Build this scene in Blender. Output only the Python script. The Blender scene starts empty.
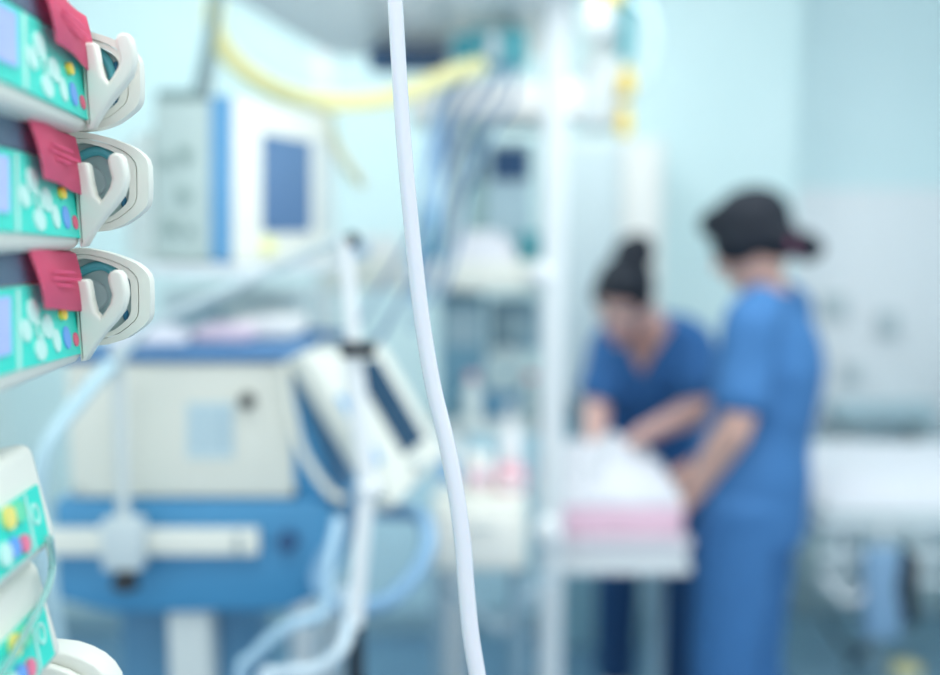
import bpy, bmesh, math, random
from mathutils import Vector, Matrix, noise
random.seed(7)
C = bpy.context.scene.collection
V = Vector
# ------------------------------------------------------------------ camera model
FPX = 1000.0
CAMZ = 1.55
TH = math.atan((337.5-231)/FPX)
cT, sT = math.cos(TH), math.sin(TH)
def P(px, py, Y):
    """world point seen at photo pixel (px,py) standing at distance Y in front of the camera"""
    u = (px-470)/FPX; v = (337.5-py)/FPX
    d = V((u, cT+v*sT, -sT+v*cT))
    return V((0,0,CAMZ)) + d*(Y/d.y)
def ray(px, py):
    u = (px-470)/FPX; v = (337.5-py)/FPX
    return V((u, cT+v*sT, -sT+v*cT))

# ------------------------------------------------------------------ materials
def lin(h):
    h = h.lstrip('#'); r = []
    for i in (0,2,4):
        c = int(h[i:i+2],16)/255
        r.append(c/12.92 if c <= .04045 else ((c+.055)/1.055)**2.4)
    return r
MATS = {}
def mat(name, col, rough=.5, metal=0, var=.04, scale=30, emit=0, trans=0, coat=0, sss=0, alpha=1, bump=0):
    if name in MATS: return MATS[name]
    m = bpy.data.materials.new(name); m.use_nodes = True
    nt = m.node_tree; b = nt.nodes['Principled BSDF']
    c = lin(col)
    tc = nt.nodes.new('ShaderNodeTexCoord'); nz = nt.nodes.new('ShaderNodeTexNoise')
    nz.inputs['Scale'].default_value = scale; nz.inputs['Detail'].default_value = 3
    nt.links.new(tc.outputs['Object'], nz.inputs['Vector'])
    mx = nt.nodes.new('ShaderNodeMix'); mx.data_type = 'RGBA'
    mx.inputs['A'].default_value = [x*(1-var) for x in c]+[1]
    mx.inputs['B'].default_value = [min(1,x*(1+var)) for x in c]+[1]
    nt.links.new(nz.outputs['Fac'], mx.inputs['Factor'])
    nt.links.new(mx.outputs['Result'], b.inputs['Base Color'])
    b.inputs['Roughness'].default_value = rough; b.inputs['Metallic'].default_value = metal
    b.inputs['Transmission Weight'].default_value = trans
    b.inputs['Coat Weight'].default_value = coat
    b.inputs['Alpha'].default_value = alpha
    if sss:
        b.inputs['Subsurface Weight'].default_value = sss
        b.inputs['Subsurface Radius'].default_value = (.01,.006,.004)
    if emit:
        nt.links.new(mx.outputs['Result'], b.inputs['Emission Color'])
        b.inputs['Emission Strength'].default_value = emit
    if bump:
        bp = nt.nodes.new('ShaderNodeBump'); bp.inputs['Strength'].default_value = bump
        bp.inputs['Distance'].default_value = .01
        nt.links.new(nz.outputs['Fac'], bp.inputs['Height']); nt.links.new(bp.outputs['Normal'], b.inputs['Normal'])
    MATS[name] = m
    return m

# ------------------------------------------------------------------ object helpers
ORG = {}
def thing(name, label, cat, loc, group=None):
    o = bpy.data.objects.new(name, None); C.objects.link(o); o.empty_display_size = .05
    o.location = loc; ORG[o.name] = V(loc)
    o['label'] = label; o['category'] = cat
    if group: o['group'] = group
    return o
def finish(me, smooth=True, ang=35):
    if smooth:
        me.polygons.foreach_set('use_smooth', [True]*len(me.polygons))
        try: me.set_sharp_from_angle(angle=math.radians(ang))
        except Exception: pass
def obj(name, bm, m, parent=None, label=None, cat=None, group=None, kind=None, smooth=True, ang=35, origin=None):
    me = bpy.data.meshes.new(name)
    bmesh.ops.recalc_face_normals(bm, faces=bm.faces)
    if parent is not None: org = ORG[parent.name]
    elif origin is not None: org = V(origin)
    elif bm.verts:
        xs = [v.co for v in bm.verts]
        lo = [min(c[i] for c in xs) for i in range(3)]; hi = [max(c[i] for c in xs) for i in range(3)]
        org = V(((lo[0]+hi[0])/2,(lo[1]+hi[1])/2,lo[2]))
    bmesh.ops.translate(bm, verts=bm.verts, vec=-org)
    bm.to_mesh(me); bm.free()
    finish(me, smooth, ang)
    me.materials.append(m)
    o = bpy.data.objects.new(name, me); C.objects.link(o)
    if parent is not None: o.parent = parent
    else: o.location = org
    ORG[o.name] = org
    if label: o['label'] = label
    if cat: o['category'] = cat
    if group: o['group'] = group
    if kind: o['kind'] = kind
    return o
def NB(): return bmesh.new()
def box(bm, lo, hi, bev=0, M=None, seg=2):
    r = bmesh.ops.create_cube(bm, size=1)
    vs = r['verts']; lo = V(lo); hi = V(hi)
    for v in vs: v.co = V(((lo[i]+hi[i])/2 + v.co[i]*(hi[i]-lo[i]) for i in range(3)))
    if bev:
        es = list({e for v in vs for e in v.link_edges})
        r = bmesh.ops.bevel(bm, geom=es, offset=bev, segments=seg, profile=.5, affect='EDGES')
        vs = list({v for f in r['faces'] for v in f.verts} | {v for v in vs if v.is_valid})
    if M is not None:
        for v in vs: v.co = M @ v.co
    return vs
def hexa(bm, q0, q1, bev=0):
    """solid between two quads"""
    a = [bm.verts.new(p) for p in q0]; b = [bm.verts.new(p) for p in q1]
    fs = [bm.faces.new(a), bm.faces.new(b[::-1])]
    for i in range(len(a)):
        j = (i+1) % len(a); fs.append(bm.faces.new((a[i], b[i], b[j], a[j])))
    if bev:
        es = list({e for f in fs for e in f.edges})
        bmesh.ops.recalc_face_normals(bm, faces=fs)
        bmesh.ops.bevel(bm, geom=es, offset=bev, segments=3, profile=.5, affect='EDGES')
def prism(bm, pts, vec, bev=0):
    vec = V(vec); hexa(bm, [V(p) for p in pts], [V(p)+vec for p in pts], bev)
def ringprism(bm, outer, inner, vec):
    vec = V(vec); n = len(outer)
    A = [bm.verts.new(p) for p in outer]; B = [bm.verts.new(p) for p in inner]
    A2 = [bm.verts.new(V(p)+vec) for p in outer]; B2 = [bm.verts.new(V(p)+vec) for p in inner]
    for i in range(n):
        j = (i+1) % n
        for q in ((A[i],A[j],B[j],B[i]),(A2[i],B2[i],B2[j],A2[j]),(A[i],A2[i],A2[j],A[j]),(B[i],B[j],B2[j],B2[i])):
            bm.faces.new(q)
def spline(pts, n=8):
    pts = [V(p) for p in pts]
    if len(pts) < 3: return pts
    P_ = [2*pts[0]-pts[1]]+pts+[2*pts[-1]-pts[-2]]; out = []
    for i in range(1, len(P_)-2):
        p0,p1,p2,p3 = P_[i-1:i+3]
        for k in range(n):
            t = k/n
            out.append(.5*((2*p1)+(p2-p0)*t+(2*p0-5*p1+4*p2-p3)*t*t+(3*p1-p0-3*p2+p3)*t**3))
    out.append(pts[-1]); return out
def tube(bm, pts, r, n=14, smooth=8, caps=True):
    p = spline(pts, smooth) if smooth else [V(q) for q in pts]
    rs = r if isinstance(r, (list,tuple)) else None
    nrm = None; rings = []
    for i, q in enumerate(p):
        t = (p[min(i+1,len(p)-1)]-p[max(i-1,0)]).normalized()
        if nrm is None:
            nrm = t.orthogonal().normalized()
        nrm = (nrm - t*nrm.dot(t)).normalized(); b = t.cross(nrm)
        if rs:
            f = i/(len(p)-1)*(len(rs)-1); k = min(int(f), len(rs)-2); rr = rs[k]+(rs[k+1]-rs[k])*(f-k)
        else: rr = r
        rings.append([bm.verts.new(q+(nrm*math.cos(a)+b*math.sin(a))*rr) for a in [2*math.pi*j/n for j in range(n)]])
    for A, B in zip(rings, rings[1:]):
        for j in range(n): bm.faces.new((A[j],A[(j+1)%n],B[(j+1)%n],B[j]))
    if caps: bm.faces.new(rings[0][::-1]); bm.faces.new(rings[-1])
def cyl(bm, a, b, r, r2=None, n=20, bev=0):
    a, b = V(a), V(b); r2 = r if r2 is None else r2
    if bev:
        t = (b-a).normalized()*bev
        tube_list(bm, [a, a, a+t, b-t, b, b], [0.0001, r-bev, r, r2, r2-bev, .0001], n)
    else: tube_list(bm, [a, b], [r, r2], n)
def tube_list(bm, p, rs, n=16):
    ax = (V(p[-1])-V(p[0])).normalized(); nr = ax.orthogonal().normalized(); bb = ax.cross(nr); rings = []
    for q, rr in zip(p, rs):
        rings.append([bm.verts.new(V(q)+(nr*math.cos(2*math.pi*j/n)+bb*math.sin(2*math.pi*j/n))*rr) for j in range(n)])
    for A, B in zip(rings, rings[1:]):
        for j in range(n): bm.faces.new((A[j],A[(j+1)%n],B[(j+1)%n],B[j]))
    bm.faces.new(rings[0][::-1]); bm.faces.new(rings[-1])
def ell(bm, c, r, M=None, seg=20):
    rr = bmesh.ops.create_uvsphere(bm, u_segments=seg, v_segments=seg//2+2, radius=1)
    for v in rr['verts']:
        q = V((v.co.x*r[0], v.co.y*r[1], v.co.z*r[2]))
        v.co = V(c) + (M @ q if M is not None else q)
def lerp(a, b, t): return V(a)*(1-t)+V(b)*t
def bilin(q, u, v):
    A,B,Cc,D = q            # A top-left B top-right C bottom-right D bottom-left
    return lerp(lerp(A,B,u), lerp(D,Cc,u), v)
def on_quad(q, u0, v0, u1, v1): return [bilin(q,u0,v0),bilin(q,u1,v0),bilin(q,u1,v1),bilin(q,u0,v1)]
def slab(bm, quad, th, bev=0):
    """solid on a front quad (TL TR BR BL), thickness away from the viewer's side"""
    n = (quad[1]-quad[0]).cross(quad[3]-quad[0]).normalized()
    if n.dot(V((0,0,CAMZ))-quad[0]) > 0: n = -n
    prism(bm, quad, n*th, bev)
def raised(bm, quad, off, th=.0015, bev=0):
    n = (quad[1]-quad[0]).cross(quad[3]-quad[0]).normalized()
    if n.dot(V((0,0,CAMZ))-quad[0]) < 0: n = -n
    prism(bm, [p+n*off for p in quad], n*th, bev)
def dup(root, loc, label=None, skip=()):
    r = root.copy(); C.objects.link(r); r.location = loc; ORG[r.name] = V(loc)
    if label: r['label'] = label
    m = {}
    for ch in list(root.children):
        if ch.name.split('.')[0] in skip: continue
        c = ch.copy(); C.objects.link(c); c.parent = r; m[ch.name.split('.')[0]] = c
        for g in list(ch.children):
            if g.name.split('.')[0] in skip: continue
            d = g.copy(); C.objects.link(d); d.parent = c
    return r, m

# ------------------------------------------------------------------ palette
cream = mat('cream_plastic','#ecede3',.42,var=.02)
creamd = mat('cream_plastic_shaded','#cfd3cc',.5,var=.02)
white = mat('white_plastic','#eef1f2',.4,var=.02)
whitem = mat('white_enamel','#e4eaec',.35,var=.02)
grey = mat('grey_plastic','#a9b6b8',.5)
greyl = mat('light_grey_plastic','#cfd8d8',.5)
greyd = mat('slate_plastic','#506a80',.5)
black = mat('black_plastic','#17202a',.45)
navy = mat('navy_plastic','#2a5580',.5)
steel = mat('steel','#b9c6cc',.3,metal=.8)
blue = mat('blue_enamel','#4790be',.4,var=.04)
bluel = mat('pale_blue_plastic','#82b4dc',.4)
blueh = mat('blue_handle','#88b2d2',.35)
teal = mat('teal_keypad','#2be0cb',.35,var=.03)
teald = mat('teal_plastic','#5fb4c0',.4)
tealbox = mat('teal_box','#5fb3bd',.6)
recess = mat('recess_grey','#a9bcbd',.55)
keyw = mat('white_key','#c9f3ea',.4)
keyb = mat('blue_key','#6fa8ee',.4)
keyr = mat('red_key','#ef5f80',.4)
keyy = mat('yellow_key','#f6df55',.4)
keyg = mat('green_key','#6fe0b0',.4)
lav = mat('lavender_display','#9fb0ea',.2,emit=.25,var=.1,scale=60)
redtag = mat('red_tag_paper','#ff7299',.55,var=.05)
tagline = mat('faint_tag_print','#e5527d',.6)
yellow = mat('yellow_hose','#f4ecae',.5)
yellowb = mat('yellow_fitting','#f0cf5a',.5)
screen = mat('dark_blue_screen','#5f7fa6',.2,var=.08,scale=8)
screend = mat('black_screen','#1d3f5c',.15,var=.1,scale=8)
linen = mat('white_linen','#e3e4ea',.85,var=.03,scale=14,bump=.25)
pinkl = mat('pink_blanket','#f0cadb',.85,var=.06,scale=20,bump=.25)
scrub = mat('blue_scrubs','#3f77b0',.8,var=.08,scale=10,bump=.3)
scrubd = mat('deep_blue_scrubs','#2f68a4',.8,var=.08,scale=10,bump=.3)
scrubn = mat('navy_trousers','#1d4a78',.8,var=.06,scale=10)
skin = mat('skin','#e2b8ae',.55,var=.05,scale=20)
skin2 = mat('skin_warm','#e0b2a2',.55,var=.05,scale=20)
hairm = mat('black_hair','#0a1524',.75,var=.3,scale=40)
tie = mat('plum_hair_tie','#6d2f4e',.7)
eyew = mat('eye_white','#e9ecec',.3)
eyed = mat('eye_dark','#1c1512',.3)
lipm = mat('lip','#b8646a',.5)
paper = mat('printed_label','#c9dde2',.6,var=.05)
rubber = mat('dark_rubber','#243340',.6)

# ------------------------------------------------------------------ the room
def wallmat(name, c1, c2, lo, hi):
    m = bpy.data.materials.new(name); m.use_nodes = True; nt = m.node_tree; b = nt.nodes['Principled BSDF']
    tc = nt.nodes.new('ShaderNodeTexCoord'); nz = nt.nodes.new('ShaderNodeTexNoise'); nz.inputs['Scale'].default_value = 3
    nt.links.new(tc.outputs['Object'], nz.inputs['Vector'])
    r = nt.nodes.new('ShaderNodeValToRGB')
    r.color_ramp.elements[0].color = lin(c1)+[1]; r.color_ramp.elements[1].color = lin(c2)+[1]
    r.color_ramp.elements[0].position = lo; r.color_ramp.elements[1].position = hi
    nt.links.new(nz.outputs['Fac'], r.inputs['Fac']); nt.links.new(r.outputs['Color'], b.inputs['Base Color'])
    b.inputs['Roughness'].default_value = .6
    return m
wall_m = wallmat('pale_cyan_paint','#d5edee','#d9eff0',.3,.7)
wall_a = wallmat('cyan_paint','#d6ecef','#daeff2',.3,.7)
wall_l = wallmat('white_cyan_paint','#e2f0ee','#e6f3f1',.3,.7)
floor_m = wallmat('grey_blue_vinyl','#5d83a0','#678fa9',.35,.65)
ceil_m = wallmat('ceiling_paint','#e8eef0','#eef2f3',.3,.7)
WY = 3.75; AY = 3.95; WX = -1.75; RX = 2.4; CZ = 3.0; CORN = P(797,150,WY).x
def st(name, lo, hi, m, bev=0):
    bm = NB(); box(bm, lo, hi, bev); return obj(name, bm, m, kind='structure', smooth=False)
st('floor', (WX,-1.2,-.1), (RX,AY,0), floor_m)
st('wall_back', (WX,WY,0), (CORN,AY,CZ), wall_m)
st('wall_alcove', (CORN,AY,0), (RX,AY+.1,CZ), wall_a)
st('wall_left', (WX-.1,.2,0), (WX,AY+.1,CZ), wall_l)
st('wall_right', (RX,1.5,0), (RX+.1,AY+.1,CZ), wall_a)
st('ceiling', (WX-.1,-1.2,CZ), (RX+.1,AY+.1,CZ+.1), ceil_m)
st('baseboard_back', (WX,WY-.015,0), (CORN,WY,.09), mat('grey_trim','#8fb0be',.5), .003)
bm = NB(); box(bm, (-.6,WY-.008,.09), (CORN,WY,.86), .002); obj('trim_2', bm, mat('lower_wall_light_tint','#d2f2fd',.5), kind='structure')  # added panel; its pale blue stands in for light on the shaded lower wall
# pale grey panel on the alcove wall
a0 = P(792,189,AY); a1 = P(1010,189,AY)
pz = P(800,430,AY).z
bm = NB(); box(bm, (CORN+.002,AY-.03,pz), (a1.x,AY-.001,a0.z), .004)
obj('trim_1', bm, mat('white_wall_panel','#e9ecef',.5,var=.02), kind='structure')

# ================================================================== FOREGROUND: syringe pumps
CY = .53
Cc = P(85,361,CY)
aD = V((-.073,1,0)).normalized(); dD = V((.13,0,-1)).normalized()
nD = dD.cross(aD).normalized()
if nD.x < 0: nD = -nD
def face(px, py, c=None, d=None, n=None):
    c = c or Cc; n = n or nD
    o = V((0,0,CAMZ)); r = ray(px,py); return o + r*((c-o).dot(n)/r.dot(n))
upD = -dD
def L(s, t, w): return Cc + aD*s + upD*t + nD*w
def lbox(bm, s0, s1, t0, t1, w0, w1, bev=0):
    hexa(bm, [L(s0,t0,w0),L(s1,t0,w0),L(s1,t1,w0),L(s0,t1,w0)], [L(s0,t0,w1),L(s1,t0,w1),L(s1,t1,w1),L(s0,t1,w1)], bev)
def fprism(bm, pix, off, th, bev=0):
    prism(bm, [face(*p)+nD*off for p in pix], nD*th, bev)
def fkey(bm, px, py, rs, rt, off=.002, th=.002, n=14):
    c = face(px-2,py)+nD*off
    prism(bm, [c+aD*rs*math.cos(2*math.pi*i/n)+upD*rt*math.sin(2*math.pi*i/n) for i in range(n)], nD*th, 0)
HP = .0578
pump = thing('syringe_pump', 'lowest of the three stacked cream syringe pumps with teal keypad and red tag', 'syringe pump', Cc + upD*0, 'stacked syringe pumps at left')
bm = NB(); lbox(bm, -.25, 0, 0, HP, -.15, 0, .006); obj('housing', bm, cream, pump)
bm = NB(); fprism(bm, [(74,276),(13,285),(-150,309),(-150,205),(13,251),(70,256)], .0003, .0014); obj('top_strip', bm, greyd, pump, label='slate blue strip along the top of the front')
bm = NB(); fprism(bm, [(-150,420),(13,371),(81,353),(76,279),(13,287),(-150,311)], .0003, .0016); kp = obj('keypad', bm, teal, pump, label='teal membrane keypad', smooth=False)
bm = NB(); fprism(bm, [(-140,400),(5,354),(4,297),(-140,315)], .0022, .0008); obj('display', bm, lav, pump, label='lavender display', smooth=False)
bm = NB(); fprism(bm, [(12.5,371),(15,370.6),(13.5,290),(11,290)], .002, .0008); obj('divider', bm, keyw, pump, smooth=False)
for (x,y,rs,rt) in ((30,312,.0065,.0062),(23,331,.0055,.0055),(45,327,.0062,.0062),(38,350,.0065,.0055)):
    bm = NB(); fkey(bm, x, y, rs*1.12, rt*.95, .0018, .0008); obj('key', bm, keyw, kp)
bm = NB()
ringc = face(34,331)+nD*.002
ringprism(bm, [ringc+aD*.0045*math.cos(i*.5236)+upD*.005*math.sin(i*.5236) for i in range(12)], [ringc+aD*.003*math.cos(i*.5236)+upD*.0035*math.sin(i*.5236) for i in range(12)], nD*.001)
obj('key', bm, keyw, kp)
for (x,y,m) in ((54,341,keyw),(64.5,338,keyb)):
    bm = NB(); fkey(bm, x, y, .005, .0058, .0018, .0008); obj('key', bm, m, kp)
bm = NB(); fkey(bm, 73.5, 340, .0036, .0036, .0018, .0008); obj('key', bm, keyr, kp, label='small red key')
bm = NB(); fkey(bm, 59, 315, .004, .003); obj('key', bm, keyy, kp, label='small yellow key')
# red tag draped over the top edge
tgpix = [(15,252),(65,255),(73,313),(30,311)]
bm = NB()
f0,f1,f2,f3 = [face(*p)+nD*.006 for p in tgpix]
back = -nD*.03 + upD*.004
rows = [(f0+back, f1+back), (f0-nD*.003+upD*.002, f1-nD*.003+upD*.002)]
for i in range(9):
    t = i/8; wv = nD*(.0016*math.sin(t*2.6))
    rows.append((lerp(f0,f3,t)+wv, lerp(f1,f2,t)+wv))
prev = None
for r0, r1 in rows:
    cur = [bm.verts.new(lerp(r0,r1,k/6)+nD*.0012*math.sin(k)) for k in range(7)]
    if prev:
        for k in range(6): bm.faces.new((prev[k],prev[k+1],cur[k+1],cur[k]))
    prev = cur
bmesh.ops.solidify(bm, geom=bm.faces, thickness=.0004)
tg = obj('tag', bm, redtag, pump, label='red paper tag hanging over the keypad')
bm = NB()
q = [f0,f1,f2,f3]
for v0, us, ue in ((.33,.25,.72),(.45,.18,.86),(.56,.3,.62)):
    raised(bm, on_quad(q,us,v0,ue,v0+.045), .003, .0003)
obj('tag_print', bm, tagline, tg, smooth=False)
# drive head ring at the far end
RO = [(62,254),(70,249.5),(81,247.6),(93,248.8),(106,251.4),(119,254.8),(131,259),(141,263.5),(148.6,269),(153.5,274.5),(155.7,281),(156.4,297),(156.2,313),(154.6,319.5),(151,324.5),(142,331.5),(131,338.3),(121,342),(110.8,344.6),(95,346),(80,345.5),(70,342),(62,334),(60,297)]
RCx, RCy = 97, 297
def rsc(p, k, kx=None): return (RCx-3+(p[0]-RCx)*(kx or k)*(.95 if p[0] > RCx else 1), RCy+(p[1]-RCy)*k)
RY = .537
def rp(k, y, kx=None): return [P(*rsc(p,k,kx), y) for p in RO]
bm = NB(); ringprism(bm, rp(1,RY), rp(.875,RY,.80), (0,.008,0))
bmesh.ops.bevel(bm, geom=[e for e in bm.edges if e.calc_face_angle(0) > .9], offset=.0016, segments=3, profile=.5, affect='EDGES')
dh = obj('drive_head', bm, cream, pump, ang=50)
bm = NB(); ringprism(bm, rp(.865,RY+.0005,.785), rp(.78,RY+.0005,.66), (0,.007,0))
bmesh.ops.bevel(bm, geom=[e for e in bm.edges if e.calc_face_angle(0) > .9], offset=.001, segments=2, profile=.5, affect='EDGES')
obj('inner_rim', bm, cream, dh, ang=50)
bm = NB(); prism(bm, rp(.80,RY+.006,.69), (0,.004,0)); obj('recess_plate', bm, recess, dh)
bm = NB()
arc = [(62,284),(78,274),(92,267),(104,266),(114,272),(121,282),(124,294)]
tube(bm, [P(x,y,RY+.0055) for x,y in arc], .0026, 10); obj('channel', bm, teald, dh, label='teal channel inside the recess')
for (x,y,rx,ry) in ((127,283,.0016,.0032),(126,315,.0016,.0034)):
    bm = NB(); ell(bm, P(x,y,RY+.006), (rx,.002,ry)); obj('screw', bm, mat('deep_blue_hole','#1f6c90',.4), dh, label='dark blue screw hole')
bm = NB(); cyl(bm, P(92,296,RY+.002), P(92,296,RY+.0065), .0085, n=24, bev=.001); obj('plunger_disc', bm, grey, dh, label='grey plunger disc')
# hook clamp in front of the ring
HK = [(81,330),(80.5,314),(80,300),(77,281),(79,278.6),(90,278.4),(92.5,281),(96,300),(99,311),(103,317.5),(108,310),(112.3,303),(114.2,294),(111.5,285),(110,276.5),(112,271.5),(116.5,269),(121.5,269.8),(125.5,274),(128,284),(129,293),(127.6,302),(124.5,311),(117,321),(108,331),(98,346),(89.5,360.5),(84.5,361.5),(83,350)]
bm = NB(); prism(bm, [P(x-(4.5 if x < 100 else 3),y+1,.520) for x,y in HK], (0,.008,0))
bmesh.ops.recalc_face_normals(bm, faces=bm.faces)
bmesh.ops.bevel(bm, geom=[e for e in bm.edges if any(len(f.verts) > 8 for f in e.link_faces)], offset=.002, segments=3, profile=.6, affect='EDGES')
obj('hook_clamp', bm, cream, pump, ang=60)
PITCH = .0602
p2, m2 = dup(pump, Cc+V((.0022,0,PITCH)), 'middle of the three stacked cream syringe pumps with teal keypad and red tag')
p1, m1 = dup(pump, Cc+V((.0085,0,2*PITCH)), 'topmost of the three stacked cream syringe pumps, cut off by the picture corner')
m2['drive_head'].location = (-.001,0,.001); m1['drive_head'].location = (-.010,0,-.006)
m1['tag'].location = (0,.005,.002)
# rounded end of the docking unit at the bottom edge
dk = thing('docking_unit', 'cream rounded end of a docking unit at the bottom left edge', 'docking unit', P(60,760,.54))
bm = NB(); prism(bm, [P(x-9,y+11,.537) for x,y in ((-20,638+0),(40,640),(60,641),(75,643),(90,648),(103,655),(113,664),(120,675),(124,690),(122,745),(-20,745))], (0,.02,0))
bmesh.ops.recalc_face_normals(bm, faces=bm.faces)
bmesh.ops.bevel(bm, geom=[e for e in bm.edges if any(len(f.verts) > 8 for f in e.link_faces)], offset=.003, segments=3, profile=.6, affect='EDGES'); obj('cover', bm, cream, dk, ang=60)
bm = NB(); prism(bm, [P(x-9,y+11,.530) for x,y in ((-20,650),(40,654),(60,657),(75,662),(86,668),(94,677),(98,692),(97,740),(-20,740))], (0,.0065,0))
bmesh.ops.recalc_face_normals(bm, faces=bm.faces)
bmesh.ops.bevel(bm, geom=[e for e in bm.edges if any(len(f.verts) > 8 for f in e.link_faces)], offset=.002, segments=3, profile=.6, affect='EDGES'); obj('lip', bm, cream, dk, ang=60)

# ------------------------------------------------------------------ infusion pumps (two)
Cv = P(50,549,.468); dv = V((.2,0,-1)).normalized(); nv = dv.cross(aD).normalized()
if nv.x < 0: nv = -nv
uv = -dv
def LI(s,t,w): return Cv + aD*s + uv*t + nv*w
def fi(px,py): return face(px,py,Cv,None,nv)
inf = thing('infusion_pump', 'upper of two cream infusion pumps with coloured round keys', 'infusion pump', Cv, 'infusion pumps below the syringe pumps')
bm = NB(); HI = .052
hexa(bm, [LI(-.22,0,-.12),LI(.014,0,-.12),LI(.012,HI,-.12),LI(-.22,HI,-.12)], [LI(-.22,0,0),LI(.014,0,0),LI(.011,HI,0),LI(-.22,HI,0)], .0055)
obj('housing', bm, cream, inf, ang=50)
bm = NB(); hexa(bm, [LI(-.2,HI+.0002,-.11),LI(-.006,HI+.0002,-.11),LI(-.006,HI+.001,-.11),LI(-.2,HI+.001,-.11)], [LI(-.2,HI+.0002,-.008),LI(-.006,HI+.0002,-.008),LI(-.006,HI+.001,-.008),LI(-.2,HI+.001,-.008)])
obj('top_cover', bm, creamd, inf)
bm = NB(); prism(bm, [fi(*p)+nv*.0002 for p in ((-120,672),(0,577),(46,539),(34,485),(0,509),(-120,594))], nv*.0016); kq = obj('keypad', bm, teal, inf, smooth=False, label='teal membrane keypad')
bm = NB(); prism(bm, [fi(*p)+nv*.0019 for p in ((30,550.5),(31.5,549.4),(20.5,495),(19,496))], nv*.0006); obj('divider', bm, keyw, inf, smooth=False)
def ik(x,y,rs,rt,m,lab=None):
    bm = NB(); c = fi(x-6,y)+nv*.0018
    prism(bm, [c+aD*rs*math.cos(i*.4488)+uv*rt*math.sin(i*.4488) for i in range(14)], nv*.0018); obj('key', bm, m, kq, label=lab)
ik(9,519,.0062,.0052,mat('soft_yellow_key','#f2e67c',.4),'yellow round key'); ik(19,513,.0055,.005,keyg,'green round key')
ik(5,556,.006,.0052,keyw); ik(14.5,549,.0052,.0046,keyb,'blue round key'); ik(25,545,.0045,.0042,mat('soft_pink_key','#f27d9d',.4),'red round key')
bm = NB(); c = fi(31,515)+nv*.0018
ringprism(bm, [c+aD*.0046*math.cos(i*.4488)+uv*.0052*math.sin(i*.4488) for i in range(14)], [c+aD*.0034*math.cos(i*.4488)+uv*.004*math.sin(i*.4488) for i in range(14)], nv*.0008)
obj('key_ring', bm, keyw, kq, label='pale ring mark')
i2, _m = dup(inf, Cv+V((.0,.0,-.058)), 'lower of two cream infusion pumps, crossed by a thin clear tube')
bm = NB(); tube(bm, [fi(36,541)+nv*.006]+[face(x-9,y,Cv+V((0,0,-.058)),None,nv)+nv*.006 for x,y in ((49,566),(45,588),(33,615),(18,642),(2,668),(-30,710))], .0018, 10)
obj('infusion_line', bm, mat('clear_line','#c4f0ea',.15,trans=.6), label='thin clear line draped across the lower infusion pump', cat='tube')
# rack the pumps sit in
rk = thing('pump_rack', 'cream pump rack column behind the stacked pumps at left edge', 'rack', (-.36,.40,0))
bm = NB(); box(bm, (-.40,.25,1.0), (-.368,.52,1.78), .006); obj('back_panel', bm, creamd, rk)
bm = NB(); cyl(bm, (-.42,.40,.06), (-.42,.40,1.8), .018); obj('pole', bm, steel, rk)
bm = NB(); cyl(bm, (-.42,.40,.0), (-.42,.40,.06), .2, .17, n=28, bev=.005); obj('base', bm, greyd, rk)
bm = NB()
z0 = Cv.z-.0755
box(bm, (-.345,.27,z0+.046), (Cv.x-.012,.455,z0+.0615), .003)
obj('shelf', bm, cream, rk)

# ------------------------------------------------------------------ white tube in focus
TB = [(391,-60),(395,0),(398.5,60),(403,130),(409,200),(416,270),(423.5,330),(434,390),(446,440),(456.5,495),(463,545),(466.5,590),(471,635),(477.5,675),(486,720)]
pts = [P(x,y,.56) for x,y in TB]
pts = [V((pts[0].x-.02,.56,CZ-.002)), V((pts[0].x-.012,.56,2.4)), P(386,-220,.56)] + pts + [V((pts[-1].x+.03,.57,1.1)), V((pts[-1].x+.05,.6,.6)), V((pts[-1].x+.04,.62,.006))]
bm = NB(); tube(bm, pts, [.0040,.0041,.0042,.0044,.0047,.0049,.005,.005,.005], 20, 10)
tm = mat('white_tubing','#e6e8f0',.2,var=.02,coat=.4,sss=.2)
obj('tubing', bm, tm, label='sharp white plastic tube hanging down the middle of the view', cat='tube')

# ================================================================== VENTILATOR on its trolley
VY = 1.35
def fr(x0,y0,x1,y1,Y): return [P(x0,y0,Y),P(x1,y0,Y),P(x1,y1,Y),P(x0,y1,Y)]
vx0, vx1 = P(66,430,VY).x, P(294,430,VY).x
vz1, vz0 = P(180,362,VY).z, P(180,499,VY).z
ven = thing('ventilator', 'cream ventilator box with tilted screen on blue trolley', 'ventilator', ((vx0+vx1)/2,VY+.15,vz0))
bm = NB(); box(bm, (vx0,VY,vz0), (vx1,VY+.30,vz1), .01); obj('housing', bm, mat('ventilator_cream','#e4e5da',.5,var=.02), ven)
bm = NB(); box(bm, (vx0-.005,VY-.006,vz1), (vx1+.003,VY+.30,vz1+.012), .004); obj('lid', bm, mat('lid_blue','#4f7fae',.5), ven, label='dark blue lid')
def fpx(x,y,o=.002): p = P(x,y,VY); p.y = VY-o; return p
bm = NB(); prism(bm, [fpx(187,402),fpx(234,402),fpx(234,458),fpx(187,458)], (0,-.001,0)); st_ = obj('sticker', bm, paper, ven, label='pale printed sticker')
bm = NB()
for c in (192,208,222):
    for r in range(7):
        prism(bm, [fpx(c,408+r*6.5,.0032),fpx(c+10,408+r*6.5,.0032),fpx(c+10,411+r*6.5,.0032),fpx(c,411+r*6.5,.0032)], (0,-.0004,0))
obj('sticker_print', bm, mat('blue_grey_print','#9fbccb',.6), st_, smooth=False)
bm = NB(); c = P(248,400,VY); cyl(bm, (c.x,VY,c.z), (c.x,VY-.018,c.z), .0105, .009, bev=.002); obj('knob', bm, black, ven, label='small black knob')
bm = NB()
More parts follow.
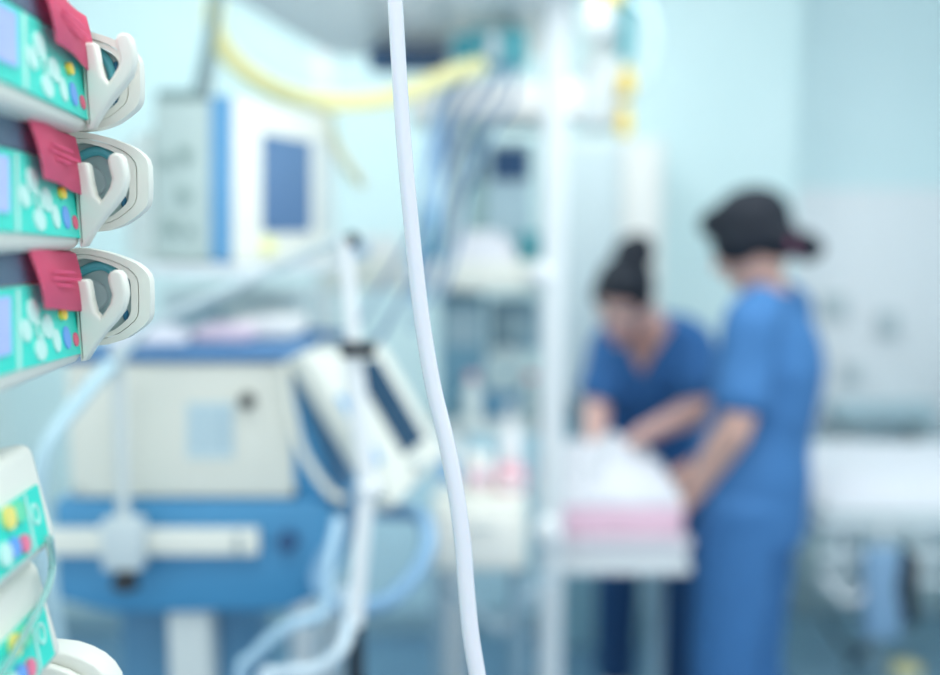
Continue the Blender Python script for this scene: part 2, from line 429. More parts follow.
for y in (380,487): prism(bm, [fpx(76,y,.001),fpx(82,y,.001),fpx(82,y+6,.001),fpx(76,y+6,.001)], (0,-.002,0))
obj('screw', bm, grey, ven)
# blue slanted side wedge
q = [P(286,362,VY+.0),P(316,357,VY+.14),P(362,470,VY+.14),P(335,497,VY)]
bm = NB(); slab(bm, q, .05, .006); obj('side_panel', bm, blue, ven, label='blue slanted side panel')
bm = NB(); tube(bm, [P(284,362,VY-.012),P(292,410,VY-.014),P(303,452,VY-.014),P(328,490,VY-.012),P(345,500,VY-.01)], .006, 10); obj('side_trim', bm, cream, ven)
# tilted control screen
q = [P(302,350,VY-.03),P(384,343,VY+.12),P(447,452,VY+.12),P(396,508,VY-.03)]
bm = NB(); slab(bm, q, .035, .007); cs = obj('control_screen', bm, mat('screen_cream','#e3e5dc',.45), ven, label='cream tilted control screen frame')
bm = NB(); raised(bm, on_quad(q,.44,.12,.8,.80), .0003, .002); obj('display', bm, screend, cs, label='dark display', smooth=False)
bm = NB(); raised(bm, on_quad(q,.06,.3,.15,.75), .0003, .003,.001); obj('key_column', bm, bluel, cs)
bm = NB(); c = bilin(q,.5,.9); nn = (q[1]-q[0]).cross(q[3]-q[0]).normalized(); nn = -nn if nn.dot(V((0,0,CAMZ))-c) < 0 else nn
cyl(bm, c, c+nn*.014, .01, .008, bev=.002); obj('dial', bm, greyl, cs)
# trolley
tz1 = vz0-.001; tzb = P(180,612,VY).z
tr = thing('ventilator_trolley', 'blue ventilator trolley with white front rail and castors', 'trolley', ((vx0+vx1)/2,VY+.15,0))
tx1 = P(335,550,VY).x
bm = NB()
prof = [(vx0-.02,tz1),(tx1-.015,tz1),(tx1+.012,tz1-.03),(tx1+.012,tz1-.085),(tx1-.01,tzb+.03),(tx1-.07,tzb+.004),(vx0+.06,tzb),(vx0-.02,tzb+.02)]
prism(bm, [V((x,VY-.01,z)) for x,z in prof], (0,.34,0), .008); obj('body', bm, blue, tr)
bm = NB(); box(bm, (P(50,535,VY).x,VY-.03,P(60,549,VY).z), (P(262,535,VY).x,VY-.012,P(60,524,VY).z), .003); rl = obj('rail', bm, cream, tr, label='cream equipment rail')
bm = NB(); box(bm, (P(240,535,VY).x,VY-.033,P(60,547,VY).z), (P(246,535,VY).x,VY-.03,P(60,527,VY).z), .001); obj('rail_stop', bm, grey, rl)
bm = NB(); c = P(290,537,VY); cyl(bm, (c.x,VY-.012,c.z), (c.x,VY-.028,c.z), .014, n=20, bev=.002); obj('lock_knob', bm, navy, tr, label='navy lock knob')
bm = NB(); tube(bm, [P(330,545,VY),P(318,580,VY-.02),P(338,604,VY-.05),P(380,604,VY-.05),P(412,578,VY-.03),P(428,545,VY+.0),P(420,516,VY+.05),P(380,512,VY+.12)], .0115, 14); obj('handle', bm, blueh, tr, label='light blue curved handle')
cxl, cxr = P(60,640,VY).x, P(250,640,VY).x
bm = NB(); box(bm, (vx0+.04,VY+.06,.14), (cxr-.02,VY+.24,tzb+.01), .01); obj('column', bm, mat('trolley_column_blue','#4f87ab',.5), tr, label='grey blue column')
bm = NB(); box(bm, (P(166,640,VY).x,VY+.005,.14), (P(208,640,VY).x,VY+.058,tzb+.003), .006); obj('leg', bm, greyl, tr, label='light grey upright')
bm = NB(); box(bm, (vx0-.04,VY-.05,.09), (tx1+.06,VY+.36,.14), .015); obj('base', bm, blue, tr)
for x in (vx0-.01, tx1+.03):
    for y in (VY-.02, VY+.33):
        bm = NB(); cyl(bm, (x-.013,y,.045), (x+.013,y,.045), .045, bev=.006); w = obj('castor', bm, rubber, tr)
        bm = NB(); box(bm, (x-.018,y-.012,.04), (x+.018,y+.012,.092), .003); obj('fork', bm, grey, w)
# rail clamp with pole
cl = thing('rail_clamp', 'white rail clamp block with black knob and thin pole', 'clamp', P(121,575,VY-.06))
bm = NB(); box(bm, (P(101,540,VY-.06).x,VY-.065,P(121,571,VY-.06).z), (P(141,540,VY-.06).x,VY-.031,P(121,520,VY-.06).z), .006); obj('block', bm, mat('clamp_grey','#cdd9dc',.4), cl)
bm = NB(); c = P(124,577,VY-.06); cyl(bm, (c.x,VY-.055,c.z-.018), (c.x,VY-.055,c.z+.006), .018, .014, bev=.003); obj('knob', bm, black, cl, label='black clamp knob')
bm = NB(); c = P(121,517,VY-.06); cyl(bm, (c.x,VY-.05,c.z-.004), (c.x,VY-.05,P(121,345,VY-.06).z), .0085); obj('pole', bm, greyl, cl, label='thin light grey pole')
# papers on the ventilator lid
pc = [('#e9eaf2','folded white sheet on the ventilator lid'),('#e6d3e2','pale pink folder on the ventilator lid'),('#f2f2f0','white pad on right end of the ventilator lid')]
for k,(x0,x1,z,(hx,lab)) in enumerate(((110,185,.012,pc[0]),(190,245,.02,pc[1]),(225,285,.028,pc[2]))):
    a = P(x0,350,VY+.1); b = P(x1,350,VY+.1)
    M = Matrix.Translation(((a.x+b.x)/2,VY+.13+.05*k,vz1+.0145)) @ Matrix.Rotation(.15-.12*k,4,'Z')
    bm = NB(); w = (b.x-a.x)/2
    n = 10; g = [[None]*2 for _ in range(n)]
    box(bm, (-w,-.06,0), (w,.06,z), .003, M)
    if k == 0: box(bm, (-w*.8,-.05,z), (w*.7,.05,z+.008), .003, M)
    obj('paper_stack' if k != 1 else 'folder', bm, mat('paper_%d' % k, hx, .8), label=lab, cat='paper')
# white circuit arm : from the trolley rail, up, bent
ar = thing('circuit_arm', 'white jointed support arm with black clamp in front of the tilted screen', 'support arm', P(358,620,1.24))
bm = NB(); tube(bm, [P(345,238,1.24),P(349,290,1.24),P(354,345,1.24)], .0095, 12); obj('upper_rod', bm, white, ar)
bm = NB(); tube(bm, [P(352,352,1.24),P(360,420,1.24),P(368,490,1.24)], .0125, 12); obj('rod', bm, white, ar)
bm = NB(); tube(bm, [P(368,485,1.24),P(362,540,1.24),P(355,625,1.24)], .0105, 12); obj('lower_rod', bm, white, ar)
bm = NB(); c = P(358,349,1.235); box(bm, (c.x-.022,c.y-.014,c.z-.009), (c.x+.022,c.y+.016,c.z+.009), .004); obj('clamp', bm, black, ar, label='black clamp')
bm = NB(); c = P(352,240,1.24); ell(bm, c, (.010,.010,.010)); obj('joint', bm, black, ar, label='black ball joint')
bm = NB(); ell(bm, P(368,488,1.24), (.017,.015,.015)); obj('joint', bm, white, ar)
c = P(355,625,1.24)
bm = NB(); cyl(bm, c, (c.x,c.y,.03), .012); obj('post', bm, rubber, ar, label='dark lower post')
bm = NB(); cyl(bm, (c.x,c.y,0), (c.x,c.y,.03), .09, .07, bev=.006); obj('foot', bm, rubber, ar)
# diagonal breathing hose
bm = NB(); tube(bm, [P(110,372,1.28),P(150,325,1.28),P(205,300,1.27),P(262,276,1.26),P(310,252,1.25),P(343,240,1.24)], .0062, 12)
obj('breathing_hose', bm, mat('pale_hose','#cbdade',.35), label='pale breathing hose sloping up to the white support arm', cat='hose')
bm = NB(); tube(bm, [P(110,365,1.2),P(80,400,1.15),P(45,450,1.1),P(38,520,1.1),P(52,600,1.12),P(60,680,1.15),P(62,900,1.15),P(62,1500,1.18)], .009, 12)
obj('breathing_hose', bm, mat('blue_white_hose','#b5d3dd',.35), label='white hose running down left of the ventilator', cat='hose')
bm = NB(); tube(bm, [P(338,520,1.3),P(330,560,1.25),P(325,610,1.22),P(290,625,1.2),P(255,655,1.2),P(240,700,1.2),V((-.28,1.2,.6)),V((-.3,1.22,.012))], .008, 12)
obj('breathing_hose', bm, mat('pale_hose2','#a9cbe0',.3), label='light blue hose curving below the trolley handle', cat='hose')
bm = NB(); tube(bm, [P(345,590,1.3),P(346,640,1.2),P(318,668,1.18),P(280,674,1.18),P(262,705,1.18),V((-.24,1.18,.6)),V((-.2,1.16,.012))], .008, 12)
obj('breathing_hose', bm, mat('pale_hose3','#cfe0ea',.3), label='white looped hose at the bottom beside the dark post', cat='hose')

# ================================================================== PATIENT MONITOR
mt_ = thing('patient_monitor', 'cream patient monitor with blue edge and dark screen', 'monitor', P(230,262,1.6))
A,B,D,E = P(237,95,1.5),P(328,118,1.78),P(328,258,1.78),P(237,263,1.5)
A.z = max(A.z,B.z); B.z = A.z; D.z = E.z
fq = [A,B,D,E]
bm = NB(); slab(bm, fq, .010, .004); fb = obj('bezel', bm, cream, mt_)
bm = NB(); raised(bm, on_quad(fq,.24,.2,.77,.815), .0004, .002); obj('screen', bm, screen, mt_, label='dark blue screen', smooth=False)
bm = NB(); raised(bm, on_quad(fq,.86,.15,.94,.8), .0004, .003); obj('key_column', bm, greyl, fb, smooth=False)
bm = NB(); c = bilin(fq,.27,.9); fn = (B-A).cross(E-A).normalized(); fn = -fn if fn.dot(V((0,0,CAMZ))-c) < 0 else fn
cyl(bm, c, c+fn*.016, .014, .012, bev=.003); obj('dial', bm, mat('pale_yellow_dial','#eceda8',.4), mt_, label='pale yellow dial')
off = -fn*.011
sA, sE = A+off, E+off
bl = [sA, lerp(sA,B+off,1.0), lerp(sE,D+off,1.0), sE]
bm = NB(); prism(bm, bl, -fn*.036, .004); obj('edge_band', bm, mat('bright_blue_band','#649fcb',.4), mt_, label='bright blue edge band')
off2 = off - fn*.037
bm = NB(); prism(bm, [A+off2-V((0,0,.006)),B+off2-V((0,0,.006)),D+off2,E+off2], -fn*.10, .008); hs = obj('housing', bm, mat('monitor_side','#bccdca',.5), mt_, label='grey green housing')
# side connectors
side0 = E+off2
for (t,z,r) in ((.035,.16,.011),(.07,.15,.009),(.04,.10,.010),(.065,.05,.011),(.03,.045,.007)):
    c = side0 - fn*t + V((0,0,z)); sd = (E-D).normalized()
    bm = NB(); cyl(bm, c, c+sd*.01, r, bev=.002); obj('connector', bm, mat('connector_green','#93aaa6',.5), hs)
# module rack left of the monitor
bm = NB(); q0 = side0 - fn*.10 + V((0,0,0))
prism(bm, [q0, q0+V((0,0,.20)), q0-fn*.05+V((0,0,.18)), q0-fn*.05], (D-E).normalized()*.16, .006); obj('module_block', bm, mat('module_grey','#cdd9d6',.5), mt_)
zb = E.z
# shelf under the monitor with arm up to the ceiling
sh = thing('monitor_arm', 'grey pole and shelf carrying the patient monitor', 'arm', (-.50,1.72,zb))
bm = NB(); hexa(bm, [V((-.56,1.56,zb-.02)),V((-.33,1.46,zb-.02)),V((-.23,1.78,zb-.02)),V((-.45,1.86,zb-.02))], [V((-.56,1.56,zb-.001)),V((-.33,1.46,zb-.001)),V((-.23,1.78,zb-.001)),V((-.45,1.86,zb-.001))], .003); obj('shelf', bm, whitem, sh)
bm = NB(); tp = P(205,95,1.66); bt = V((tp.x-.02,tp.y,A.z-.004)); tube(bm, [P(196,100,1.66),P(208,45,1.66),P(216,0,1.66),P(224,-60,1.66)], .009, 10, 4)
c1 = P(224,-60,1.66); cyl(bm, c1, (c1.x,c1.y,CZ-.001), .012); obj('pole', bm, mat('pole_grey','#7f9aa0',.4), sh, label='grey slanted pole')
bm = NB(); c = P(190,101,1.62); box(bm, (c.x-.045,c.y-.03,A.z+.001), (c.x+.02,c.y+.05,A.z+.02), .004); obj('clamp', bm, mat('clamp_dark','#7d9394',.5), sh, label='dark clamp on top of the monitor')
# post below the shelf
bm = NB(); box(bm, (-.505,1.855,zb-.02), (-.455,1.875,A.z+.02), .003); tube(bm, [V((-.48,1.865,A.z+.015)),P(216,0,1.70),c1], .008, 8); obj('back_bracket', bm, whitem, sh)
# device under the monitor
bx = thing('instrument_box', 'pale grey instrument box under the patient monitor', 'instrument', P(215,345,1.82))
q = fr(160,288,300,352,1.82); q[0].z = q[1].z; 
bm = NB(); slab(bm, q, .2, .008); obj('housing', bm, mat('instrument_pale','#ccdde0',.5), bx)
bm = NB(); raised(bm, on_quad(q,.08,.2,.45,.7), .0005, .002); obj('display', bm, mat('faint_display','#a8c4d0',.3), bx)
for k in range(3):
    bm = NB(); c = bilin(q,.6+.13*k,.5); cyl(bm, c, c+V((0,-.012,0)), .014, bev=.002); obj('knob', bm, white, bx)
bs = thing('side_stand', 'white two legged stand under the pale instrument box', 'stand', (q[0].x+.13,1.92,0))
bm = NB(); box(bm, (q[3].x-.02,1.80,q[3].z-.03), (q[2].x+.02,2.04,q[3].z-.001), .004); obj('top', bm, whitem, bs)
for x in (q[3].x+.02, q[2].x-.02):
    bm = NB(); box(bm, (x-.015,1.85,0), (x+.015,1.99,q[3].z-.03), .004); obj('leg', bm, whitem, bs)
# yellow hose
bm = NB(); tube(bm, [P(215,0,1.7),P(215,30,1.7),P(232,58,1.72),P(262,82,1.75),P(298,97,1.8),P(340,102,1.85),P(385,99,1.9),P(425,86,1.95),P(455,73,2.0),P(480,66,2.06)], .0185, 12)
p0 = P(215,0,1.7); 
obj('yellow_hose', bm, yellow, label='thick pale yellow hose sagging from the grey pole to the overhead unit', cat='hose')
bm = NB(); tube(bm, [P(325,112,1.9),P(334,140,1.9),P(348,165,1.92),P(362,185,1.95)], .013, 12)
obj('yellow_hose', bm, mat('cream_hose','#dfe0c4',.5), label='short cream hose hanging right of the patient monitor', cat='hose')

# ================================================================== OVERHEAD PENDANT
pd = thing('ceiling_pendant', 'grey overhead supply pendant with ribbed underside at top centre', 'pendant', (-.05,2.0,1.95))
bm = NB(); zz = 1.955
hexa(bm, [V((-1.09,1.45,zz+.36)),V((.2,1.45,zz+.36)),V((.24,2.42,zz)),V((-.33,2.42,zz))], [V((-1.09,1.45,zz+.46)),V((.2,1.45,zz+.46)),V((.24,2.42,zz+.12)),V((-.33,2.42,zz+.12))], .01)
obj('housing', bm, mat('pendant_grey','#f3f7f7',.5), pd)
for k in range(3):
    x = -.24+.15*k
    bm = NB(); hexa(bm, [V((x,1.5,zz+.329)),V((x+.025,1.5,zz+.329)),V((x+.05,2.4,zz-.012)),V((x+.025,2.4,zz-.012))], [V((x,1.5,zz+.35)),V((x+.025,1.5,zz+.35)),V((x+.05,2.4,zz+.003)),V((x+.025,2.4,zz+.003))], .003); obj('rib', bm, mat('rib_grey','#d3dcde',.5), pd)
bm = NB(); cyl(bm, (0,2.0,zz+.1), (0,2.0,CZ-.001), .06); obj('drop_tube', bm, white, pd)
bm = NB(); q = fr(368,47,448,68,2.3); slab(bm, q, .08, .005); obj('socket_block', bm, navy, pd, label='navy socket block')
bm = NB(); raised(bm, on_quad(q,.1,.2,.9,.8), .0005,.002); obj('socket_face', bm, mat('deep_navy','#1f4466',.4), pd, label='dark navy socket face')
bx_ = thing('supply_box', 'teal supply box hung below the overhead pendant', 'box', P(500,62,2.15))
q = fr(470,28,528,64,2.2)
bm = NB(); slab(bm, q, .1, .006); obj('body', bm, tealbox, bx_)
bm = NB(); raised(bm, on_quad(q,.3,.1,.5,.9), .001, .004); obj('strap', bm, whitem, bx_)
bm = NB(); q = fr(452,34,475,62,2.18); slab(bm, q, .05, .004); obj('side_pocket', bm, mat('deep_teal','#3f9aa8',.5), bx_)
# cable bundle
cab = mat('blue_grey_cable','#567ba0',.5); cab2 = mat('navy_cable','#33608f',.5)
cabs = [([(500,64),(485,85),(462,120),(446,160),(436,205),(425,260),(395,310),(368,345)],.0055,cab2,'dark blue cable nearest the white tube, hanging from the pendant'),
        ([(508,66),(496,92),(476,128),(462,165),(446,210),(440,270),(410,330)],.0045,cab,'grey blue cable hanging just right of the darkest cable'),
        ([(512,64),(512,100),(492,130),(470,180),(458,240),(440,300)],.005,cab,'thin grey cable curving down from the teal box'),
        ([(490,64),(470,75),(448,110),(430,170),(415,230),(380,290),(352,330)],.0045,cab2,'outer blue cable sagging left behind the white tube')]
for pl,r,m,lab in cabs:
    bm = NB(); ex = [V((-.26,1.6,vz1+.018))] if pl[-1][0] < 400 else []
    tube(bm, [P(x,y,2.1-.0012*(y-60)) for x,y in pl]+ex, r, 10)
    obj('cable', bm, m, label=lab, cat='cable', group='cables under the pendant')
for k,(x,lab) in enumerate(((427,'upper blue translucent tube beside the white tube'),(434,'lower bright blue tube beside the white tube'))):
    bm = NB(); tube(bm, [P(x+28,62+k*4,2.2),P(x+12,105+k*20,2.05),P(x+2,150+k*60,1.9),P(x-4,220+k*30,1.9),P(x-18,290+k*15,1.9)], .0065, 10)
    obj('blue_tube', bm, mat('bright_blue_tube','#8db6de',.3), label=lab, cat='tube')

# ================================================================== EQUIPMENT RACK with shelves
rx0 = P(325,280,2.25).x; rx1 = P(563,280,2.25).x; RYf = 2.22; RYb = 2.55
er = thing('equipment_rack', 'white equipment rack with upright post and two shelves in the centre', 'rack', ((rx0+rx1)/2,2.38,0))
bm = NB(); x = P(552.5,300,RYf).x; box(bm, (x-.026,RYf-.03,.02), (x+.026,RYf+.03,2.3), .006); obj('upright', bm, whitem, er)
bm = NB(); ell(bm, (x-.012,RYf-.035,P(540,528,RYf).z), (.032,.02,.036)); obj('joint_knob', bm, white, er)
bm = NB(); ell(bm, (x-.03,RYf-.02,P(540,275,RYf).z), (.028,.03,.03)); obj('joint_knob', bm, white, er)
bm = NB(); xx = P(456,300,RYb).x; box(bm, (xx-.026,RYb,.02), (xx+.026,RYb+.05,2.1), .005); obj('upright', bm, whitem, er)
bm = NB(); xl = P(325,300,RYb).x; box(bm, (xl-.02,RYb,.02), (xl+.02,RYb+.05,2.0), .005); obj('upright', bm, whitem, er)
s1 = P(500,82,RYf).z; s1b = P(500,118,RYf).z
bm = NB(); box(bm, (P(408,100,RYf).x,RYf-.025,s1b), (P(580,100,RYf).x,RYb,s1), .008); obj('shelf', bm, mat('shelf_ivory','#f7f4ee',.4), er, label='upper shelf with thick front edge')
s2 = P(500,262,RYf).z; s2b = P(500,290,RYf).z
bm = NB(); box(bm, (rx0,RYf-.01,s2b), (P(560,270,RYf).x,RYb,s2), .006); obj('shelf', bm, cream, er, label='cream middle shelf')
s3 = P(500,425,RYf).z
bm = NB(); box(bm, (P(425,425,RYf).x,RYf,s3-.02), (P(545,425,RYf).x,RYb,s3), .004); obj('shelf', bm, greyl, er, label='lower grey shelf')
bm = NB(); box(bm, (rx0,RYf-.05,0), (.178,RYb+.06,.03), .008); obj('base', bm, greyd, er)
# items on the rack
def item_box(name, x0,y0,x1,y1,Y,dep,m,lab,cat,zb=None,front=None,frm=None,lid=None):
    q = fr(x0,y0,x1,y1,Y)
    if zb is not None: q[2].z = q[3].z = zb+.001
    q[1].z = q[0].z
    t = thing(name, lab, cat, V(((q[2].x+q[3].x)/2, Y+dep/2, q[3].z)))
    bm = NB(); prism(bm, q, (0,dep,0), .006); obj('body', bm, m, t)
    if front:
        bm = NB(); raised(bm, on_quad(q,*front), .0005, .003, 0); obj('front_panel', bm, frm, t, smooth=False)
    if lid:
        bm = NB(); box(bm, (q[0].x-.004,Y-.004,q[0].z), (q[1].x+.004,Y+dep+.004,q[0].z+.012), .003); obj('lid', bm, lid, t)
    return t
item_box('small_monitor',488,142,532,232,2.32,.15,mat('pale_blue_case','#c3dbe4',.5),'pale blue device with navy screen on the middle shelf','device',s2,(.08,.05,.92,.32),navy)
item_box('module',470,128,486,262,2.34,.1,mat('pale_green_case','#a9c8c8',.5),'narrow grey green module standing on the middle shelf','device',s2,(.2,.1,.8,.4),greyd)
item_box('carton',520,232,545,262,2.26,.05,tealbox,'small teal carton at the right end of the middle shelf','box',s2,(.2,.2,.8,.8),teald)
item_box('carton',418,205,440,262,2.34,.1,mat('sky_blue_box','#78bdd6',.6),'sky blue carton behind the white tube on the middle shelf','box',s2,(.2,.2,.8,.8),keyw)
def mound(name, x0,x1,y0,y1,z0,h,m,lab,cat,seed=0,wr=.12,flat=.35,n=34,parent=None):
    bm = NB(); g = []
    for i in range(n+1):
        row = []
        for j in range(n+1):
            u = i/n*2-1; v = j/n*2-1
            e = max(0,(1-abs(u)**4)*(1-abs(v)**4))**flat
            zz = h*e*(1-.12*(u*u+v*v)) + h*wr*e*noise.noise(V((u*2.3+seed,v*2.3,seed)))+h*wr*.5*e*noise.noise(V((u*6+seed,v*6,seed)))
            row.append(bm.verts.new((x0+(x1-x0)*i/n, y0+(y1-y0)*j/n, z0+max(0,zz))))
        g.append(row)
    for i in range(n):
        for j in range(n): bm.faces.new((g[i][j],g[i+1][j],g[i+1][j+1],g[i][j+1]))
    bd = [g[i][0] for i in range(n+1)]+[g[n][j] for j in range(1,n+1)]+[g[i][n] for i in range(n-1,-1,-1)]+[g[0][j] for j in range(n-1,0,-1)]
    bm.faces.new(bd[::-1])
    return obj(name, bm, m, parent, label=lab, cat=cat, ang=80)
a = P(448,262,2.25); b = P(518,262,2.25)
mound('cloth_pile', a.x, b.x, 2.23, 2.33, s2+.001, .065, linen, 'white cloth heap on the middle shelf', 'cloth', 3, .25, .6, 24)
a = P(330,262,2.25); b = P(400,262,2.25)
item_box('carton',335,236,398,262,2.28,.12,white,'low white carton at the left end of the middle shelf','box',s2,(.1,.3,.5,.8),bluel)
item_box('pump_unit',440,296,486,424,2.30,.15,mat('steel_blue_case','#6f9db3',.5),'steel blue pump unit on the lower rack shelf','device',s3,(.12,.08,.88,.4),mat('grey_panel','#a4bec8',.5))
item_box('control_box',490,300,538,350,2.42,.1,mat('dusky_blue_case','#7fa5ba',.5),'dusky blue control box hanging under the middle shelf','device',None,(.15,.2,.85,.8),mat('cool_grey_panel','#aac6ce',.5))
bt_ = thing('round_gauge', 'round white gauge housing on the lower rack shelf', 'gauge', P(505,424,2.3))
bm = NB(); c = P(505,372,2.3); cyl(bm, c, c+V((0,.08,0)), .055, bev=.008, n=28); obj('housing', bm, mat('gauge_white','#d3e0e0',.4), bt_)
bm = NB(); cyl(bm, c+V((0,-.003,0)), c+V((0,.001,0)), .04, n=28); obj('dial_face', bm, mat('gauge_face','#b9d0d4',.4), bt_)
bm = NB(); box(bm, (c.x-.05,2.3,s3+.001), (c.x+.05,2.38,c.z-.045), .005); obj('foot', bm, mat('gauge_blue','#5c93b5',.5), bt_)
for k,(x,lab) in enumerate(((472,'white bottle with pink cap left of the round gauge'),(531,'pale bottle with pink cap right of the round gauge'))):
    t = thing('bottle', lab, 'bottle', P(x,424,2.26), 'bottles on the lower rack shelf')
    c = P(x,424,2.262); c.z = s3+.001
    bm = NB(); tube_list(bm, [c, c, c+V((0,0,.07)), c+V((0,0,.085)), c+V((0,0,.095))], [.001,.022,.022,.010,.010], 18); obj('body', bm, mat('bottle_%d'%k, ('#dce8e8','#c5d8da')[k],.3), t)
    bm = NB(); cyl(bm, c+V((0,0,.095)), c+V((0,0,.112)), .013, bev=.002); obj('cap', bm, mat('pink_cap','#e3a9b4',.5), t, label='pink cap')

# gas column with yellow fittings, right of the pendant
gc = thing('gas_column', 'white gas supply column with yellow fittings at top centre', 'gas column', P(605,120,2.75))
gx = P(605,100,2.75).x
bm = NB(); cyl(bm, (gx,2.75,P(605,125,2.75).z), (gx,2.75,CZ-.001), .05, n=24); obj('tube', bm, mat('gas_white','#dbe2e4',.4), gc)
bm = NB(); box(bm, (gx-.075,2.68,P(605,130,2.75).z), (gx+.05,2.82,P(605,62,2.75).z), .012); obj('manifold', bm, mat('gas_white','#dbe2e4',.4), gc)
for (x,y,rx,rz) in ((563,14,.032,.11),(606,-8,.06,.035),(627,82,.03,.035),(625,122,.026,.038),(566,40,.02,.03)):
    bm = NB(); c = P(x,y,2.66); cyl(bm, c-V((0,0,rz)), c+V((0,0,rz)), rx*.75, rx*.6, bev=.006); obj('fitting', bm, yellowb if x != 563 else mat('cream_yellow','#eee3b0',.5), gc, label='yellow gas fitting')
bm = NB(); c = P(600,25,2.62); ell(bm, c, (.045,.045,.06)); obj('regulator', bm, mat('gas_white','#dbe2e4',.4), gc)
for (pl,m,lab) in (([(632,2),(650,18),(653,48),(646,78),(632,96)],mat('pale_loop_hose','#d3eaf0',.4),'pale hose looping right of the gas column'),
              ([(624,0),(626,30),(625,60)],teald,'short teal hose beside the yellow gas fittings')):
    bm = NB(); tube(bm, [P(x,y,2.68) for x,y in pl], .017, 12); obj('gas_hose', bm, m, label=lab, cat='hose')

# tall cabinet on back wall
tc_ = thing('tall_cabinet', 'tall cream wall cabinet behind the two nurses', 'cabinet', (P(612,400,3.4).x,3.57,0))
cx0, cx1 = P(560,400,3.4).x, P(660,400,3.4).x; ctop = P(600,138,3.4).z
bm = NB(); box(bm, (cx0,3.42,.95), (cx1,3.745,ctop), .006); obj('carcass', bm, mat('cabinet_cream','#dfe3e0',.5,var=.02), tc_)
bm = NB(); box(bm, (P(622,300,3.4).x,3.405,.97), (cx1-.01,3.42,ctop-.02), .004); d_ = obj('door', bm, mat('cabinet_door','#e6e6e2',.5,var=.02), tc_)
bm = NB(); box(bm, (P(626,300,3.4).x,3.39,1.3), (P(629,300,3.4).x,3.405,1.42), .002); obj('handle', bm, grey, d_)
bm = NB(); box(bm, (cx0+.01,3.405,.97), (P(619,300,3.4).x,3.42,ctop-.02), .004); d_ = obj('door', bm, mat('cabinet_door_blue','#cfdde0',.5,var=.02), tc_)
bm = NB(); box(bm, (P(612,300,3.4).x,3.39,1.3), (P(615,300,3.4).x,3.405,1.42), .002); obj('handle', bm, grey, d_)
bm = NB(); box(bm, (cx0+.01,3.6,0), (cx1-.01,3.74,.95), .004); obj('plinth', bm, mat('pale_blue_plinth','#9cc6d4',.5), tc_)

# ================================================================== CENTRAL TROLLEY
TY = 1.95
twx0, twx1 = P(432,520,TY).x, P(527,520,TY).x; twz1 = P(480,502,TY).z; twz0 = P(480,572,TY).z
wt = thing('supply_trolley', 'cream topped supply trolley behind the lower white tube', 'trolley', ((twx0+twx1)/2,TY+.13,0))
bm = NB(); box(bm, (twx0,TY,twz0), (twx1,TY+.24,twz1), .01); obj('top_box', bm, cream, wt)
bm = NB(); box(bm, (twx0+.015,TY-.008,twz0+.015), (twx1-.015,TY,twz1-.02), .003); dr = obj('drawer', bm, mat('drawer_cream','#f8f6ec',.45), wt)
bm = NB(); box(bm, ((twx0+twx1)/2-.03,TY-.018,twz1-.05), ((twx0+twx1)/2+.03,TY-.008,twz1-.042), .002); obj('handle', bm, greyl, dr)
for x in (twx0+.012, twx1-.012):
    for y in (TY+.02, TY+.22):
        bm = NB(); box(bm, (x-.011,y-.011,.0), (x+.011,y+.011,twz0), .002); obj('leg', bm, mat('leg_blue_grey','#7f9dae',.4), wt)
bm = NB(); tube(bm, [P(440,580,TY+.03),P(500,632,TY+.02)], .010, 10, 0); tube(bm, [P(548,575,TY+.1),P(497,632,TY+.02)], .012, 10, 0); obj('brace', bm, mat('brace_grey','#9fb6c2',.4), wt)
bm = NB(); box(bm, (twx0,TY,.3), (twx1,TY+.24,.33), .004); obj('lower_shelf', bm, mat('shelf_blue_grey','#6f8fa2',.5), wt)
for (name,x0,y0,x1,m,lab,cat,fm) in (('carton',436,448,462,mat('soft_white','#e6eeee',.6),'white carton left on the supply trolley','box',bluel),
     ('carton',466,462,492,mat('ivory','#f2efe8',.6),'ivory carton in the middle of the supply trolley','box',pinkl),
     ('glove_box',497,474,526,mat('pink_box','#f0b6c2',.6),'pink glove box on the supply trolley','box',white)):
    item_box(name,x0,y0,x1,500,TY+.06,.1,m,lab,cat,twz1,(.15,.25,.85,.75),fm)
t = thing('spray_bottle', 'tall white bottle at the back of the supply trolley', 'bottle', (P(505,480,TY+.2).x,TY+.2,twz1))
c = V((P(510,480,TY+.2).x,TY+.2,twz1+.001))
bm = NB(); tube_list(bm, [c,c,c+V((0,0,.1)),c+V((0,0,.12)),c+V((0,0,.14))], [.001,.024,.024,.01,.01], 18); obj('body', bm, white, t)
bm = NB(); cyl(bm, c+V((0,0,.14)), c+V((0,0,.16)), .014, bev=.003); obj('cap', bm, greyl, t)

# ================================================================== COT with blankets
ctx0, ctx1 = .188, .518; cy0, cy1 = 2.31, 2.86
crz = P(620,536,2.31).z; crb = P(620,572,2.31).z
ct = thing('infant_cot', 'white infant cot with front rail where the nurses work', 'cot', ((ctx0+ctx1)/2,2.58,0))
bm = NB(); box(bm, (ctx0,cy0,crb+.02), (ctx1,cy1,crz-.012), .006); obj('tray', bm, whitem, ct)
bm = NB(); box(bm, (ctx0-.005,cy0-.016,crb), (ctx1+.005,cy0-.0005,crb+.028), .005); obj('rail', bm, white, ct)
bm = NB(); box(bm, (ctx0-.005,cy0-.018,crz-.03), (ctx1+.005,cy0-.0005,crz), .004); obj('rail', bm, mat('rail_grey_pink','#e6e0e6',.4), ct)
bm = NB(); box(bm, (ctx0-.005,cy1+.0005,crz-.03), (ctx1+.005,cy1+.016,crz), .004); obj('rail', bm, white, ct)
for x in (ctx0+.02, ctx1-.02):
    bm = NB(); box(bm, (x-.016,2.55,.03), (x+.016,2.62,crb+.02), .004); obj('leg', bm, mat('cot_leg','#9db9c6',.4), ct)
